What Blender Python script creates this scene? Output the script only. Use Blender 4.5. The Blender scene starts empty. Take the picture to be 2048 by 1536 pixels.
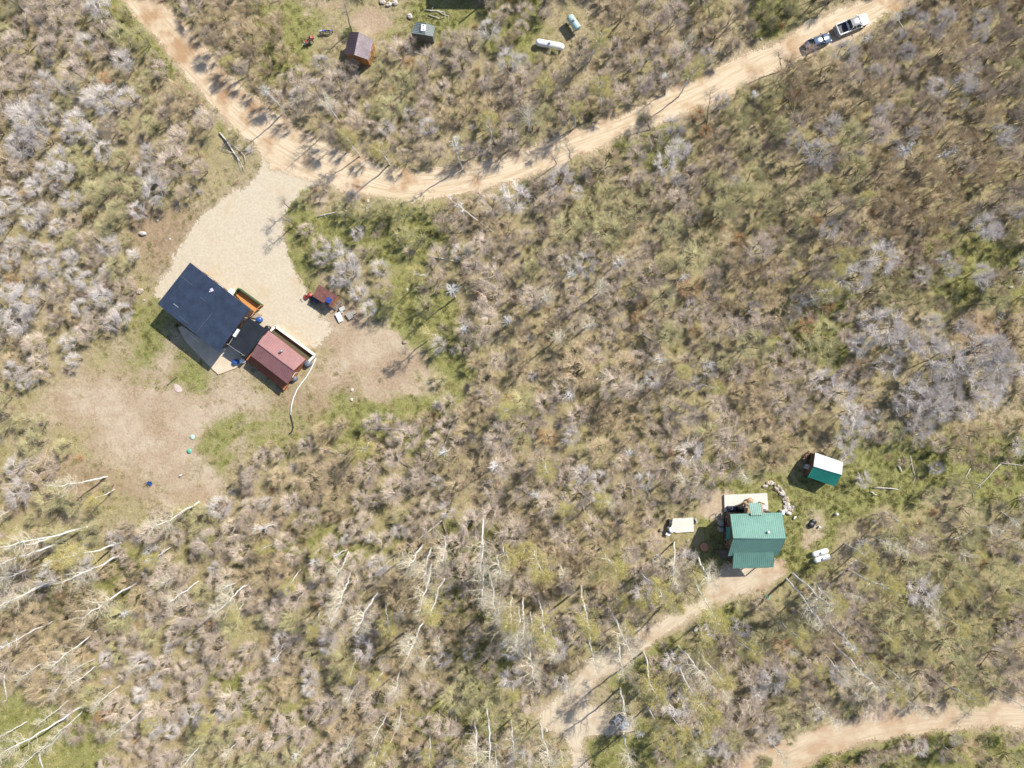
import bpy, math, random
import numpy as np
from mathutils import Vector, Matrix, Quaternion

# ------------------------------------------------------------------ camera, world, sun, exposure
H = 115.0                      # drone height (m)
WID = 166.0                    # metres of ground across the frame
S = WID / 2048.0
scene = bpy.context.scene
COL = scene.collection
cam_d = bpy.data.cameras.new("camera"); cam = bpy.data.objects.new("camera", cam_d); COL.objects.link(cam)
cam.location = (0, 0, H); cam.rotation_euler = (0, 0, 0)
cam_d.sensor_width = 36; cam_d.lens = 36 * H / WID; cam_d.clip_start = 1; cam_d.clip_end = 3000
scene.camera = cam
SUN_DIR = Vector((0.775, 0.632, math.tan(math.radians(45)))).normalized()
SUN_EL = math.asin(SUN_DIR.z); SUN_AZ = math.atan2(SUN_DIR.x, SUN_DIR.y)
world = bpy.data.worlds.new("World"); scene.world = world; world.use_nodes = True
wn = world.node_tree; bgn = wn.nodes["Background"]
sky = wn.nodes.new("ShaderNodeTexSky"); sky.sky_type = 'NISHITA'; sky.sun_disc = False
sky.sun_elevation = SUN_EL; sky.sun_rotation = SUN_AZ; sky.altitude = 2000; sky.dust_density = 2.5; sky.air_density = 0.85; sky.ozone_density = 0.7
wn.links.new(sky.outputs[0], bgn.inputs[0]); bgn.inputs[1].default_value = 0.14
sun_d = bpy.data.lights.new("sun", 'SUN'); sun_d.energy = 4.1; sun_d.angle = math.radians(0.5); sun_d.color = (1.0, 0.955, 0.88)
sun = bpy.data.objects.new("sun", sun_d); COL.objects.link(sun)
sun.rotation_euler = (-SUN_DIR).to_track_quat('-Z', 'Y').to_euler(); sun.location = (60, 50, 90)
scene.view_settings.view_transform = 'Standard'; scene.view_settings.look = 'None'
scene.view_settings.exposure = 0.70; scene.view_settings.gamma = 1
scene.cycles.max_bounces = 5; scene.cycles.diffuse_bounces = 2; scene.cycles.glossy_bounces = 2
scene.cycles.transparent_max_bounces = 8

R = random.Random(11)
NR = np.random.RandomState(5)

# ------------------------------------------------------------------ pixel -> place
def P(px, py, z=0.0):
    k = S * (H - z) / H
    return Vector(((px - 1024) * k, (768 - py) * k, z))
def PX(v):
    k = H / (H - v[2]) / S
    return (1024 + v[0] * k, 768 - v[1] * k)

# ------------------------------------------------------------------ noise and polygons (numpy)
_lat = np.random.RandomState(77).rand(8, 256, 256)
def vn(x, y, scale, seed=0):
    L = _lat[seed % 8]
    u = x / scale + 1000.37 + seed * 13.7; v = y / scale + 1000.71 + seed * 7.3
    iu = np.floor(u).astype(int); iv = np.floor(v).astype(int)
    fu = u - iu; fv = v - iv
    fu = fu * fu * (3 - 2 * fu); fv = fv * fv * (3 - 2 * fv)
    a = L[iu % 256, iv % 256]; b = L[(iu + 1) % 256, iv % 256]
    c = L[iu % 256, (iv + 1) % 256]; d = L[(iu + 1) % 256, (iv + 1) % 256]
    return (a * (1 - fu) + b * fu) * (1 - fv) + (c * (1 - fu) + d * fu) * fv
def fbm(x, y, scale, seed=0, o=3):
    s = 0; a = 1; t = 0
    for i in range(o):
        s = s + a * vn(x, y, scale / 2 ** i, seed + i); t += a; a *= 0.55
    return s / t
def sdf(poly, X, Y, lim=4.0):
    """signed distance in metres to a pixel polygon, + inside"""
    pts = np.array([P(*p)[:2] for p in poly])
    out = np.full(X.shape, -lim)
    x0, y0 = pts.min(0) - lim; x1, y1 = pts.max(0) + lim
    m = (X > x0) & (X < x1) & (Y > y0) & (Y < y1)
    if not m.any(): return out
    x = X[m]; y = Y[m]
    d = np.full(x.shape, 1e9); ins = np.zeros(x.shape, bool)
    n = len(pts)
    for i in range(n):
        a = pts[i]; b = pts[(i + 1) % n]; e = b - a
        t = np.clip(((x - a[0]) * e[0] + (y - a[1]) * e[1]) / (e @ e + 1e-9), 0, 1)
        d = np.minimum(d, np.hypot(x - a[0] - t * e[0], y - a[1] - t * e[1]))
        c = (a[1] > y) != (b[1] > y)
        with np.errstate(divide='ignore', invalid='ignore'):
            xi = (b[0] - a[0]) * (y - a[1]) / (b[1] - a[1] + 1e-12) + a[0]
        ins ^= c & (x < xi)
    out[m] = np.where(ins, d, -d)
    return out
def sm(x, a, b):
    t = np.clip((x - a) / (b - a), 0, 1); return t * t * (3 - 2 * t)
def low(x, y):
    return 0.5 * (vn(np.asarray(x, float), np.asarray(y, float), 28, 3) - 0.5)
def gz(x, y):
    return float(low(np.array([x]), np.array([y]))[0])

ROAD = [(225, -12), (237, 0), (272, 32), (307, 67), (332, 100), (353, 130), (384, 164), (413, 193), (443, 233), (478, 262), (512, 290), (527, 312),
        (545, 335), (600, 352), (660, 368), (712, 387), (759, 397), (812, 407), (845, 404), (879, 397), (935, 386), (992, 370), (1057, 357), (1105, 336), (1157, 313),
        (1205, 294), (1257, 273), (1324, 243), (1370, 226), (1411, 210), (1467, 187), (1500, 164), (1536, 143), (1586, 120), (1646, 93), (1700, 76), (1755, 42), (1800, 14), (1840, -12),
        (1765, -12), (1745, -2), (1703, 10), (1636, 37), (1590, 66), (1536, 93), (1491, 110), (1424, 143), (1390, 160), (1357, 173), (1325, 193), (1291, 210), (1211, 240), (1124, 273),
        (1075, 293), (1024, 310), (970, 325), (912, 335), (860, 343), (812, 344), (765, 334), (719, 317), (680, 303), (645, 287), (610, 267), (579, 247), (545, 223), (512, 200), (480, 172),
        (447, 140), (425, 116), (400, 90), (380, 62), (363, 40), (340, 18), (320, 0), (310, -12)]
ROADC = [(255, -40), (280, 0), (335, 55), (378, 110), (430, 168), (478, 218), (545, 268), (615, 310), (700, 348), (790, 372), (890, 366), (1010, 340),
         (1140, 293), (1270, 242), (1400, 184), (1510, 128), (1620, 72), (1740, 20), (1850, -40)]
ROAD2 = [(1436, 1556), (1480, 1524), (1536, 1497), (1619, 1464), (1703, 1437), (1769, 1421), (1869, 1407), (1953, 1401), (2048, 1404), (2090, 1408),
         (2090, 1456), (2048, 1454), (1936, 1454), (1836, 1464), (1736, 1481), (1653, 1511), (1603, 1536), (1570, 1556)]
ROAD2C = [(1480, 1580), (1570, 1520), (1640, 1485), (1740, 1455), (1850, 1435), (1950, 1428), (2120, 1434)]
GRAVEL = [(522, 305), (560, 330), (620, 348), (650, 362), (628, 372), (603, 385), (582, 408), (567, 440), (566, 470), (574, 505), (588, 535), (598, 560), (612, 585), (622, 608),
          (640, 630), (655, 648), (661, 664), (652, 684), (640, 692), (618, 690), (600, 694), (560, 668), (535, 655), (500, 640), (440, 600), (380, 560), (345, 590), (318, 594), (312, 580), (322, 562),
          (345, 530), (362, 500), (385, 460), (400, 440), (432, 415), (452, 398), (480, 384), (505, 366), (522, 345), (527, 322)]
DRIVE = [(1437, 1151), (1380, 1205), (1324, 1237), (1290, 1252), (1257, 1271), (1235, 1288), (1211, 1301), (1187, 1322), (1167, 1341), (1150, 1362), (1137, 1384), (1105, 1400), (1080, 1418), (1072, 1432), (1080, 1450), (1104, 1458),
         (1131, 1470), (1137, 1491), (1146, 1520), (1150, 1556), (1180, 1556), (1174, 1520), (1166, 1490), (1170, 1474), (1200, 1467), (1231, 1464), (1262, 1462), (1262, 1436), (1231, 1426), (1191, 1414), (1168, 1405),
         (1176, 1384), (1190, 1370), (1211, 1354), (1232, 1340), (1257, 1324), (1280, 1304), (1307, 1281), (1357, 1251), (1407, 1221), (1467, 1194), (1510, 1182), (1540, 1170), (1564, 1152), (1570, 1132), (1545, 1126), (1450, 1128)]
DRIVEC = [(1560, 1120), (1500, 1160), (1420, 1200), (1340, 1250), (1260, 1295), (1200, 1345), (1150, 1400), (1150, 1470), (1165, 1570)]
YARD = [(60, 790), (140, 750), (205, 700), (260, 690), (310, 700), (350, 715), (400, 755), (440, 745), (480, 730), (520, 755), (560, 790), (610, 770), (640, 700), (660, 690), (600, 690), (660, 640),
        (700, 640), (760, 655), (790, 690), (780, 730), (830, 720), (865, 780), (850, 806), (780, 815), (740, 770), (690, 780), (600, 800), (560, 840), (480, 870), (430, 920), (405, 965), (390, 1000),
        (350, 1005), (300, 985), (250, 940), (190, 890), (150, 850), (90, 830)]
DIRTS = [[(205, 790), (260, 760), (400, 790), (420, 900), (400, 990), (340, 1000), (260, 940), (215, 880)],
         [(660, 655), (700, 640), (770, 660), (785, 700), (770, 735), (700, 720), (640, 700)],
         [(800, 735), (830, 725), (862, 780), (850, 800), (790, 800), (740, 790), (735, 760)],
         [(565, -10), (590, 14), (640, 26), (690, 32), (735, 48), (750, 38), (700, 14), (700, -10)],
         [(1452, -10), (1446, 40), (1440, 90), (1430, 140), (1462, 132), (1474, 90), (1478, 40), (1490, -10)],
         [(1320, 1040), (1350, 1030), (1345, 1070), (1318, 1068)], [(1425, 1000), (1450, 995), (1450, 1025), (1430, 1020)],
         [(1612, 1035), (1640, 1030), (1650, 1060), (1620, 1075)],
         [(600, 385), (640, 375), (710, 392), (700, 410), (640, 420), (590, 430)]]
BROWN = [[(280, 440), (350, 420), (400, 440), (350, 510), (310, 570), (280, 560), (290, 490)], [(560, 780), (620, 770), (650, 700), (700, 720), (740, 790), (640, 810)],
         [(0, 960), (90, 900), (260, 960), (330, 1010), (200, 1000), (60, 1040), (0, 1080)], [(650, 615), (690, 640), (640, 640), (628, 610)], [(120, 1330), (180, 1330), (190, 1420), (140, 1420)],
         [(120, 790), (200, 750), (260, 800), (240, 860), (160, 850)], [(1870, 600), (2048, 640), (2048, 720), (1960, 690)]]
GREENS = [[(270, 640), (315, 612), (345, 650), (420, 740), (405, 768), (330, 730), (250, 720)], [(575, 400), (640, 415), (730, 400), (860, 400), (870, 470), (780, 560), (740, 500), (620, 500), (600, 560), (575, 500)],
          [(560, 830), (700, 790), (850, 820), (870, 880), (760, 900), (600, 870), (500, 870), (430, 930), (400, 900), (500, 830)], [(780, 560), (930, 600), (960, 760), (880, 820), (800, 720), (760, 620)],
          [(232, 0), (300, 60), (345, 130), (400, 190), (440, 235), (510, 285), (490, 300), (430, 240), (380, 190), (320, 130), (270, 60), (225, 20)],
          [(500, 20), (570, 25), (620, 50), (600, 140), (540, 160), (520, 90)], [(760, 30), (860, 10), (960, 20), (940, 90), (860, 60), (790, 60)], [(930, 0), (1060, 0), (1100, 60), (1050, 120), (960, 80)],
          [(1400, 990), (1440, 950), (1600, 960), (1720, 900), (1800, 1000), (1700, 1060), (1690, 1130), (1600, 1170), (1400, 1140), (1380, 1060)], [(1180, 1470), (1300, 1460), (1420, 1500), (1420, 1556), (1170, 1556)],
          [(1400, 1225), (1560, 1180), (1600, 1200), (1540, 1240), (1400, 1270), (1270, 1340), (1240, 1340)], [(1750, 1470), (1900, 1458), (2060, 1456), (2060, 1556), (1600, 1556)],
          [(0, 1380), (120, 1400), (200, 1420), (230, 1556), (0, 1556)], [(430, 1360), (560, 1360), (590, 1420), (480, 1430)], [(900, 1050), (1010, 1060), (1000, 1220), (920, 1200)], [(560, 1060), (760, 1080), (700, 1130), (500, 1130)],
          [(100, 1150), (300, 1120), (420, 1080), (420, 1130), (200, 1230), (60, 1200)], [(1550, 580), (1700, 540), (1660, 720), (1560, 700)], [(1700, 905), (2060, 890), (2060, 1000), (1900, 985), (1760, 1005)], 
          [(1860, 480), (2048, 500), (2048, 600), (1900, 640)], [(930, 1300), (1010, 1290), (1030, 1360), (950, 1370)], [(760, 1400), (1000, 1430), (1000, 1500), (760, 1500)],
          [(1160, 350), (1250, 290), (1350, 250), (1350, 290), (1240, 340)], [(1590, -10), (1640, 20), (1540, 70), (1480, 40), (1490, -10)]]
HOUSEYARD = [(1420, 985), (1445, 962), (1535, 950), (1600, 935), (1612, 890), (1700, 895), (1760, 930), (1790, 975), (1730, 1020), (1700, 1050), (1690, 1130), (1610, 1150), (1560, 1180), (1440, 1170), (1395, 1120), (1380, 1075), (1318, 1072), (1325, 1030), (1400, 1030)]
CABINYARD = [(250, 640), (300, 600), (312, 560), (290, 480), (300, 430), (400, 430), (560, 380), (590, 530), (620, 560), (690, 600), (720, 640), (800, 660), (870, 780), (850, 815), (640, 830), (520, 880), (420, 1000), (300, 1000), (60, 800), (200, 690)]
TOPYARD = [(560, -20), (760, -20), (960, -20), (950, 40), (905, 55), (885, 45), (865, 60), (850, 78), (820, 66), (815, 50), (755, 70), (752, 100), (735, 135), (700, 130), (690, 90), (655, 98), (620, 118), (585, 108), (582, 55), (560, 30)]
TOPTRACK = [(1452, -30), (1446, 40), (1438, 90), (1425, 145), (1470, 132), (1482, 90), (1486, 40), (1496, -30)]
PAD = [(1070, 1420), (1130, 1380), (1190, 1345), (1240, 1360), (1290, 1400), (1275, 1475), (1180, 1485), (1120, 1475), (1080, 1460)]
BLGRASS = [(-60, 1370), (60, 1385), (130, 1420), (110, 1480), (170, 1580), (-60, 1580)]
RGRASS = [(1690, 900), (1760, 900), (1850, 880), (1960, 900), (2100, 880), (2100, 1010), (1900, 990), (1800, 1010), (1700, 1000)]
SPARSE = [[(560, 390), (860, 395), (960, 560), (960, 780), (880, 830), (640, 860), (420, 950), (400, 900), (780, 700), (600, 560)], [(1850, 480), (2100, 460), (2100, 1060), (1760, 1060), (1740, 880), (2020, 780), (2010, 640), (1880, 640)],
          [(-40, 1360), (200, 1400), (240, 1580), (-40, 1580)], [(1560, 1556), (2100, 1440), (2100, 1600)], [(1170, 1460), (1430, 1480), (1430, 1580), (1160, 1580)], [(-30, 820), (150, 850), (420, 1010), (300, 1060), (-30, 1080)],
          [(1050, 20), (1180, 20), (1180, 110), (1050, 110)], [(430, 250), (520, 290), (520, 350), (400, 420), (380, 330)], [(1380, 1225), (1600, 1170), (1600, 1230), (1400, 1290), (1240, 1360)]]

# ------------------------------------------------------------------ materials
MATS = {}
def nodes_of(name):
    m = bpy.data.materials.new(name); m.use_nodes = True
    nt = m.node_tree; b = nt.nodes["Principled BSDF"]
    return m, nt, b
def mixc(nt, fac, a, b):
    n = nt.nodes.new("ShaderNodeMix"); n.data_type = 'RGBA'
    for i, v in ((0, fac), (6, a), (7, b)):
        if hasattr(v, "links"): nt.links.new(v, n.inputs[i])
        elif i == 0: n.inputs[0].default_value = v
        else: n.inputs[i].default_value = (*v, 1)
    return n.outputs[2]
def noise(nt, scale, detail=3, vec=None, rough=0.6):
    n = nt.nodes.new("ShaderNodeTexNoise"); n.inputs["Scale"].default_value = scale; n.inputs["Detail"].default_value = detail
    n.inputs["Roughness"].default_value = rough
    if vec is not None: nt.links.new(vec, n.inputs["Vector"])
    return n.outputs["Fac"]
def rng(nt, v, a, b, c=0.0, d=1.0):
    n = nt.nodes.new("ShaderNodeMapRange"); nt.links.new(v, n.inputs[0])
    n.inputs[1].default_value = a; n.inputs[2].default_value = b; n.inputs[3].default_value = c; n.inputs[4].default_value = d
    return n.outputs[0]
def math_(nt, op, a, b=None):
    n = nt.nodes.new("ShaderNodeMath"); n.operation = op
    for i, v in ((0, a), (1, b)):
        if v is None: continue
        if hasattr(v, "links"): nt.links.new(v, n.inputs[i])
        else: n.inputs[i].default_value = v
    return n.outputs[0]
def bump(nt, b, h, strength=0.4, dist=0.05):
    n = nt.nodes.new("ShaderNodeBump"); n.inputs["Strength"].default_value = strength; n.inputs["Distance"].default_value = dist
    nt.links.new(h, n.inputs["Height"]); nt.links.new(n.outputs[0], b.inputs["Normal"])
def objco(nt):
    return nt.nodes.new("ShaderNodeTexCoord").outputs["Object"]
def pm(name, c, rough=0.7, metal=0.0, var=0.25, scale=3.0, c2=None, vscale=None, spec=0.5, rnd=0.0):
    if name in MATS: return MATS[name]
    m, nt, b = nodes_of(name)
    co = objco(nt)
    if vscale:
        mp = nt.nodes.new("ShaderNodeMapping"); mp.inputs["Scale"].default_value = vscale; nt.links.new(co, mp.inputs[0]); co = mp.outputs[0]
    n = rng(nt, noise(nt, scale, 4, co), 0.3, 0.7)
    a = c2 if c2 else tuple(x * (1 - var) for x in c)
    bb = c if c2 else tuple(min(1, x * (1 + var * 0.6)) for x in c)
    col = mixc(nt, n, a, bb)
    if rnd:
        oi = nt.nodes.new("ShaderNodeObjectInfo")
        k = rng(nt, oi.outputs["Random"], 0, 1, 1 - rnd, 1 + rnd)
        vm = nt.nodes.new("ShaderNodeVectorMath"); vm.operation = 'SCALE'
        nt.links.new(col, vm.inputs[0]); nt.links.new(k, vm.inputs["Scale"]); col = vm.outputs[0]
    nt.links.new(col, b.inputs["Base Color"])
    b.inputs["Roughness"].default_value = rough; b.inputs["Metallic"].default_value = metal
    b.inputs["Specular IOR Level"].default_value = spec
    MATS[name] = m
    return m
def planks(name, c, c2, scale=1.2, rough=0.75, direction=(0, 0, 6), rotz=0.0):
    """plank / log siding: bands along one axis plus grain"""
    m, nt, b = nodes_of(name)
    co = objco(nt)
    mp = nt.nodes.new("ShaderNodeMapping"); mp.inputs["Scale"].default_value = direction; mp.inputs["Rotation"].default_value = (0, 0, rotz); nt.links.new(co, mp.inputs[0])
    w = nt.nodes.new("ShaderNodeTexWave"); w.bands_direction = 'DIAGONAL' if False else 'X'; w.inputs["Scale"].default_value = scale; w.inputs["Distortion"].default_value = 0.6
    sep = nt.nodes.new("ShaderNodeSeparateXYZ"); nt.links.new(mp.outputs[0], sep.inputs[0])
    add = math_(nt, 'ADD', sep.outputs[0], math_(nt, 'ADD', sep.outputs[1], sep.outputs[2]))
    cx = nt.nodes.new("ShaderNodeCombineXYZ"); nt.links.new(add, cx.inputs[0]); nt.links.new(cx.outputs[0], w.inputs["Vector"])
    n = noise(nt, 2.5, 5, co)
    f = math_(nt, 'MULTIPLY', rng(nt, w.outputs["Fac"], 0.0, 0.4), rng(nt, n, 0.25, 0.75, 0.5, 1.0))
    nt.links.new(mixc(nt, f, c2, c), b.inputs["Base Color"]); b.inputs["Roughness"].default_value = rough
    bump(nt, b, w.outputs["Fac"], 0.5, 0.02)
    return m
def metalroof(name, c, rough=0.35, var=0.12, stain=None, spec=0.5):
    m, nt, b = nodes_of(name)
    co = objco(nt)
    n = rng(nt, noise(nt, 0.9, 5, co), 0.3, 0.7); n2 = noise(nt, 14, 3, co)
    col = mixc(nt, n, tuple(x * (1 - var) for x in c), tuple(x * (1 + var) for x in c))
    col = mixc(nt, rng(nt, noise(nt, 6, 6, co, .8), .5, .8, 0, .35), col, tuple(min(.8, x * 1.35 + .01) for x in c))
    if stain: col = mixc(nt, rng(nt, noise(nt, 2.2, 6, co), 0.5, 0.68), col, stain)
    nt.links.new(col, b.inputs["Base Color"])
    nt.links.new(rng(nt, n2, 0.3, 0.7, rough * 0.8, rough * 1.3), b.inputs["Roughness"]); b.inputs["Specular IOR Level"].default_value = spec
    return m

def ground_material():
    m, nt, b = nodes_of("ground_soil")
    at = nt.nodes.new("ShaderNodeAttribute"); at.attribute_name = "mask"
    sp = nt.nodes.new("ShaderNodeSeparateColor"); nt.links.new(at.outputs["Color"], sp.inputs[0])
    co = objco(nt)
    n1 = noise(nt, 0.55, 6, co, 0.7); n2 = noise(nt, 2.6, 5, co, 0.75); n3 = noise(nt, 5.0, 4, co, 0.8); n4 = noise(nt, 0.12, 3, co)
    litter = mixc(nt, rng(nt, n2, 0.38, 0.64), (0.20, 0.16, 0.092), (0.46, 0.37, 0.24))
    litter = mixc(nt, rng(nt, n4, 0.4, 0.6), litter, mixc(nt, rng(nt, n3, 0.35, 0.65), (0.20, 0.175, 0.08), (0.41, 0.34, 0.18)))
    green = mixc(nt, rng(nt, n3, 0.35, 0.65), (0.13, 0.14, 0.042), (0.33, 0.305, 0.115))
    gfac = math_(nt, 'ADD', math_(nt, 'MULTIPLY', sp.outputs[0], 1.15), math_(nt, 'ADD', n2, n1))
    col = mixc(nt, rng(nt, gfac, 1.06, 1.6), litter, green)
    brown = mixc(nt, rng(nt, n2, 0.35, 0.65), (0.235, 0.165, 0.10), (0.37, 0.275, 0.175))
    col = mixc(nt, rng(nt, math_(nt, 'ADD', sp.outputs[2], math_(nt, 'MULTIPLY', n2, 0.6)), 0.55, 1.0), col, brown)
    dirt = mixc(nt, rng(nt, n2, 0.35, 0.65), (0.34, 0.255, 0.165), (0.47, 0.375, 0.265))
    dirt = mixc(nt, rng(nt, n1, 0.45, 0.62), dirt, (0.47, 0.385, 0.27))
    dirt = mixc(nt, rng(nt, n4, 0.42, 0.58), dirt, mixc(nt, rng(nt, n2, 0.4, 0.6), (0.30, 0.215, 0.135), (0.40, 0.30, 0.20)))
    dirt = mixc(nt, rng(nt, math_(nt, 'ADD', n3, math_(nt, 'MULTIPLY', n1, 0.6)), 0.93, 1.02), dirt, (0.20, 0.175, 0.085))
    dfac = rng(nt, math_(nt, 'ADD', sp.outputs[1], math_(nt, 'MULTIPLY', n2, 0.7)), 0.6, 1.05)
    col = mixc(nt, dfac, col, dirt)
    nt.links.new(col, b.inputs["Base Color"]); b.inputs["Roughness"].default_value = 0.95; b.inputs["Specular IOR Level"].default_value = 0.15
    hh = math_(nt, 'ADD', n2, math_(nt, 'MULTIPLY', n3, 0.6))
    bump(nt, b, hh, 0.55, 0.16)
    return m
def road_material(name, c1, c2, rust, spread=0.8, ruts=True):
    m, nt, b = nodes_of(name)
    at = nt.nodes.new("ShaderNodeAttribute"); at.attribute_name = "lane"      # x along, y across, z distance to the edge
    sp = nt.nodes.new("ShaderNodeSeparateXYZ"); nt.links.new(at.outputs["Vector"], sp.inputs[0])
    co = objco(nt)
    mp = nt.nodes.new("ShaderNodeMapping"); mp.inputs["Scale"].default_value = (0.07, 1.5, 0); nt.links.new(at.outputs["Vector"], mp.inputs[0])
    st = noise(nt, 1.6, 5, mp.outputs[0], 0.7); n2 = noise(nt, 3.0, 5, co, 0.7); n3 = noise(nt, 14, 2, co); n1 = noise(nt, 0.25, 4, co)
    f = rng(nt, st, 0.38, 0.58) if ruts else rng(nt, n2, 0.35, 0.65)
    col = mixc(nt, f, c1, c2)
    rr_ = math_(nt, 'ADD', math_(nt, 'MULTIPLY', n1, 1.0), math_(nt, 'MULTIPLY', st, 0.5))
    if ruts: rr_ = math_(nt, 'ADD', rr_, rng(nt, sp.outputs[0], 10, 62, 0.09, 0.0))
    col = mixc(nt, rng(nt, rr_, 0.78, 0.95), col, rust)
    col = mixc(nt, rng(nt, n3, 0.62, 0.75), col, tuple(x * 0.62 for x in c1))
    col = mixc(nt, rng(nt, n3, 0.3, 0.4, 0.5, 0.0), col, tuple(min(0.8, x * 1.2) for x in c2))
    nt.links.new(col, b.inputs["Base Color"]); b.inputs["Roughness"].default_value = 0.95; b.inputs["Specular IOR Level"].default_value = 0.15
    bump(nt, b, math_(nt, 'ADD', math_(nt, 'MULTIPLY', st, 1.2 if ruts else 0), math_(nt, 'MULTIPLY', n2, 0.5)), 0.35, 0.08)
    a = rng(nt, math_(nt, 'ADD', sp.outputs[2], math_(nt, 'MULTIPLY', math_(nt, 'SUBTRACT', n2, 0.5), spread * 4)), -0.05, 0.25)
    nt.links.new(a, b.inputs["Alpha"])
    return m

# ------------------------------------------------------------------ mesh helpers
def np_mesh(name, V, T, mats=(), mi=None, smooth=False):
    me = bpy.data.meshes.new(name)
    V = np.asarray(V, np.float32); T = np.asarray(T, np.int32); k = T.shape[1]
    me.vertices.add(len(V)); me.vertices.foreach_set("co", V.ravel())
    me.loops.add(T.size); me.loops.foreach_set("vertex_index", T.ravel())
    me.polygons.add(len(T)); me.polygons.foreach_set("loop_start", np.arange(0, T.size, k, dtype=np.int32))
    for m in mats: me.materials.append(m)
    if mi is not None: me.polygons.foreach_set("material_index", np.asarray(mi, np.int32))
    me.polygons.foreach_set("use_smooth", np.full(len(T), smooth))
    me.update(calc_edges=True)
    return me
def link(name, me, parent=None, loc=None):
    o = bpy.data.objects.new(name, me); COL.objects.link(o)
    if parent is not None: o.parent = parent
    if loc is not None: o.location = loc
    return o
def tag(o, label=None, cat=None, group=None, kind=None):
    if label: o["label"] = label
    if cat: o["category"] = cat
    if group: o["group"] = group
    if kind: o["kind"] = kind
    return o
def thing(name, label, cat, loc=(0, 0, 0), rz=0.0, group=None):
    o = bpy.data.objects.new(name, None); COL.objects.link(o)
    o.location = loc; o.rotation_euler = (0, 0, rz); o.empty_display_size = 0.3
    return tag(o, label, cat, group)
def copy_tree(o, parent=None):
    c = o.copy(); COL.objects.link(c)
    if parent is not None: c.parent = parent
    for ch in list(o.children): copy_tree(ch, c)
    return c
def rotm(rz): return Matrix.Rotation(rz, 3, 'Z')

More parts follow.
